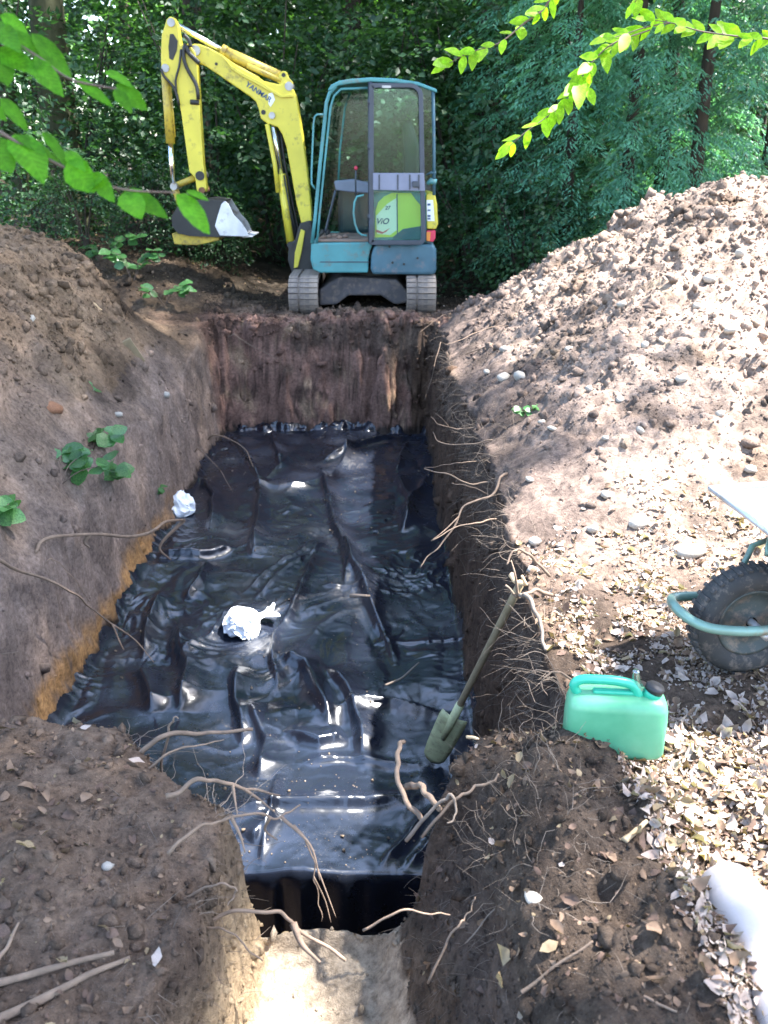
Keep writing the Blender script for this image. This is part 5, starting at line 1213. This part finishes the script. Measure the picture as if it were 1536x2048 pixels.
# conifers on the right: drooping feathery sprays
def conifer_proto(k, H, R, n):
    r = np.random.default_rng(600 + k); P, D = [], []
    for i in range(n):
        h = H * (.04 + .93 * r.random() ** 1.1); a = r.uniform(0, 6.28); rad = R * (1 - .72 * h / H) * r.uniform(.55, 1.05)
        P.append((math.cos(a) * rad * .72, math.sin(a) * rad * .72, h + .10)); D.append((math.cos(a), math.sin(a), -.28 + r.normal(0, .12)))
    P, D = np.array(P), unit(np.array(D)); m = len(P); nl = 95; Ln = .62
    t = r.random((m, nl)); s = r.choice([-1, 1], (m, nl)); br = np.floor(t * 9) / 9; lat = s * r.random((m, nl)) * .34 * (1 - .75 * t); t = np.clip(br * .8 + np.abs(lat) * .55 + r.normal(0, .012, (m, nl)), 0, 1.1)
    side = unit(np.cross(np.tile([0, 0, 1.0], (m, 1)), D))
    pos = P[:, None] + D[:, None] * (t * Ln)[..., None] + side[:, None] * (lat * Ln)[..., None] - np.array([0, 0, 1.0]) * ((t * t * .42 + .35 * np.abs(lat)) * Ln)[..., None]
    ld = unit(D[:, None] * .9 + side[:, None] * (s * .7)[..., None] + r.normal(0, .18, (m, nl, 3)) - np.array([0, 0, .45])); ln = unit(np.array([0, 0, 1.0]) + r.normal(0, .45, (m, nl, 3)))
    Ls = r.uniform(.045, .085, m * nl)
    V, F = tube_vf([(0, 0, -.2), (.03, 0, H * .5), (0, 0, H * .98)], [.10, .07, .01], 8)
    return new_mesh('trunk', V, F, M['bark'], True), leaf_cloud('crown', pos.reshape(-1, 3), ld.reshape(-1, 3), ln.reshape(-1, 3), Ls, Ls * .26, M['conifer'], None, .3)
cprot = [conifer_proto(0, 5.2, 1.75, 330), conifer_proto(1, 4.4, 1.5, 290)]
for px, Y, k, sc, lab in ((1140, 11.9, 1, .95, 'blue green conifer nearest the excavator behind the heap'), (1260, 11.6, 0, .95, 'fullest blue green conifer behind the highest earth of the heap'), (1400, 11.2, 0, 1.0, 'blue green conifer whose low branches touch the heap crest'), (1540, 11.8, 1, 1.1, 'conifer at the right picture edge behind the heap'), (1330, 13.2, 0, 1.1, 'taller conifer standing behind the other conifers'), (1060, 13.6, 1, 1.1, 'shaded conifer at the left end of the conifer row')):
    x = at_y(px, 300, Y)[0]; E = empty('conifer', (x, Y, gz(x, Y) - .05), lab, 'tree', 'conifers behind the spoil heap')
    link('trunk', cprot[k][0], E); link('crown', cprot[k][1], E); E.scale = (sc, sc, sc); E.rotation_euler = (0, 0, (px * .37) % 6.28)

# tall trees: trunks in view, crowns above it; unseen ones on the sun's side are added for shade, crowns cut for sun patches
def in_sun_gap(x, y):
    """ground spots, at ground level, meant to be sunlit: crowns are cut open above them"""
    w = .35 * fbm(x, y, 0, 1.4, 3, .6, 90)
    a = (x > .30 + .3 * w) & (y > 2.15) & (y < 6) & (x < 7)
    a |= (x > .15 + .5 * w) & (y >= 5.5) & (y < 9.6) & (x < 7)
    a |= (x > .66 + .15 * w) & (x < 6) & (y > -.2) & (y < 2.4)
    c = (x > -.22) & (x < .20) & (y > .8) & (y < 2.2 + w * .3)
    c |= (x > .05) & (x < .95) & (y > 3.0) & (y < 3.62)
    d = (x + .24) ** 2 + (y - 5.09) ** 2 < .36 ** 2
    e = (x > -.85) & (x < .6) & (y > 3.0) & (y < 4.1) & (w > -.05)
    return a | c | d | e
sd = np.array(SUN_DIR)
def tall_tree(x, Y, H, r, cen, rad, n, label, seed, open_=True, sprig=.22, mat='wood_leaf', bark='bark', nl=14):
    z0 = gz(x, Y); E = empty('tall_tree', (x, Y, z0 - .1), label, 'tree', 'tall trees of the wood'); c = np.array(cen) - [x, Y, z0]
    tube('trunk', [(0, 0, 0), (.05, .03, .12), (c[0] * .04, c[1] * .04, H * .3), (c[0] * .25, c[1] * .25, H * .65), (c[0] * .6, c[1] * .6, H)], [r * 1.5, r * 1.1, r, r * .8, r * .3], M[bark], E, n=12, curved=20)
    rr = np.random.default_rng(seed); ends = c + unit(rr.normal(size=(7, 3))) * np.array(rad) * .75
    limbs(E, lambda e: (c[0] * .3, c[1] * .3, H * .68 + .1 * (e[2] - H * .7)), ends, r * .22, bark)
    P, D = crown_sprays(c, rad, n, seed, None, .15); a = sprays(P, D, .95, nl, sprig, seed + 1)
    pos = a[0]; keep = np.ones(len(pos), bool)
    if open_:  # crown leaves cut away to shape the sun patches
        wpos = pos + np.array([x, Y, z0]); t = wpos[:, 2] / sd[2]; hit = wpos - sd * t[:, None]
        half = (hit[:, 0] < 1.15 - .20 * (hit[:, 1] - 6)) & (hit[:, 1] > 4.3) & (hit[:, 0] > .05) & (rr.random(len(hit)) < .24)
        keep = (~in_sun_gap(hit[:, 0], hit[:, 1]) | half) & (fbm(hit[:, 0], hit[:, 1], 0, 1.9, 2, .5, 150) < .75 + .5 * (hit[:, 0] < .3))
    link('crown', leaf_cloud('crown', pos[keep], a[1][keep], a[2][keep], a[3][keep], a[3][keep] * .62, M[mat]), E); return E
T = tall_tree
T(5.6, 3.6, 7.5, .16, (4.6, 3.5, 6.6), (3.2, 3.6, 1.9), 420, 'unseen tall tree added outside the right edge to shade the pit', 701)
T(6.2, 10.6, 8.0, .22, (4.8, 8.8, 7.2), (3.2, 3.4, 2.0), 380, 'unseen tall tree added for shade outside the right edge beyond the heap', 702)
T(5.6, -1.2, 12.5, .24, (4.2, .6, 12.2), (3.3, 3.4, 1.8), 640, 'unseen tall tree added for shade outside the right edge level with the photographer', 703)
T(6.0, 11.2, 13.0, .24, (4.0, 6.5, 12.8), (3.3, 3.8, 1.8), 800, 'unseen tallest tree added for shade beyond the right end of the heap', 704)
T(-4.7, 5.0, 8.0, .20, (-4.4, 4.5, 7.2), (2.8, 3.2, 1.8), 180, 'tall tree outside the left edge', 705)
T(8.6, 12.5, 11, .24, (5.5, 13.0, 11.0), (4.0, 3.0, 2.2), 480, 'unseen tall tree added outside the right edge to shade the excavator', 706, True)
T(3.2, 19.5, 10, .24, (2.0, 19.5, 9.0), (4.5, 2.6, 2.2), 420, 'tall tree far behind the conifers', 708, False)
def px_x(px, Y): return at_y(px, 250, Y)[0]
for px, Y, r, lab, sd_ in ((118, 13.2, .24, 'mossy dark trunk rising at the upper left', 711), (395, 15.8, .17, 'dark trunk behind the bend of the excavator arm', 712), (700, 16.5, .18, 'dark trunk behind the left edge of the cab roof', 713), (965, 15.6, .20, 'dark trunk in the gloom right of the cab', 714), (1130, 16.2, .16, 'dark trunk hidden behind the first conifer', 715), (265, 21.0, .13, 'thin far trunk under the bright sky gaps', 716), (20, 16.5, .15, 'thin trunk at the upper left picture edge', 717), (520, 20.0, .14, 'far thin trunk above the boom', 718)):
    x = px_x(px, Y); T(x, Y, 7.0, r, (x + .3, Y + .2, 6.6), (2.8, 2.4, 2.0), 200, lab, sd_, False, .20, 'wood_leaf', 'bark_mossy' if px < 200 else 'bark')
# limbs hanging low across the upper left
# far mass of woodland closing the view
r = np.random.default_rng(5); n = 30000
Yf = 22 + 16 * r.random(n) ** 1.4; uf = r.uniform(-.62, .62, n); xf = uf * Yf; zf = r.random(n) ** .9 * 10
thin = (uf > -.385) & (uf < -.245) & (r.random(n) < .72); kk = ~thin
P = np.stack([xf, Yf, zf + .2], -1)[kk]; m_ = len(P)
Ls = r.uniform(.35, .7, m_)
link('woodland', leaf_cloud('woodland', P, unit(r.normal(size=(m_, 3)) * [1, .5, .6]), unit(r.normal(size=(m_, 3)) + [0, -.8, .8]), Ls, Ls * .7, [M['wood_leaf'], M['wood_leaf_lit']], ((r.random(m_) < .5) & (P[:, 0] / P[:, 1] < -.1)).astype(int)), label='dense far woodland closing the view behind the bushes', cat='woodland', kind='stuff')
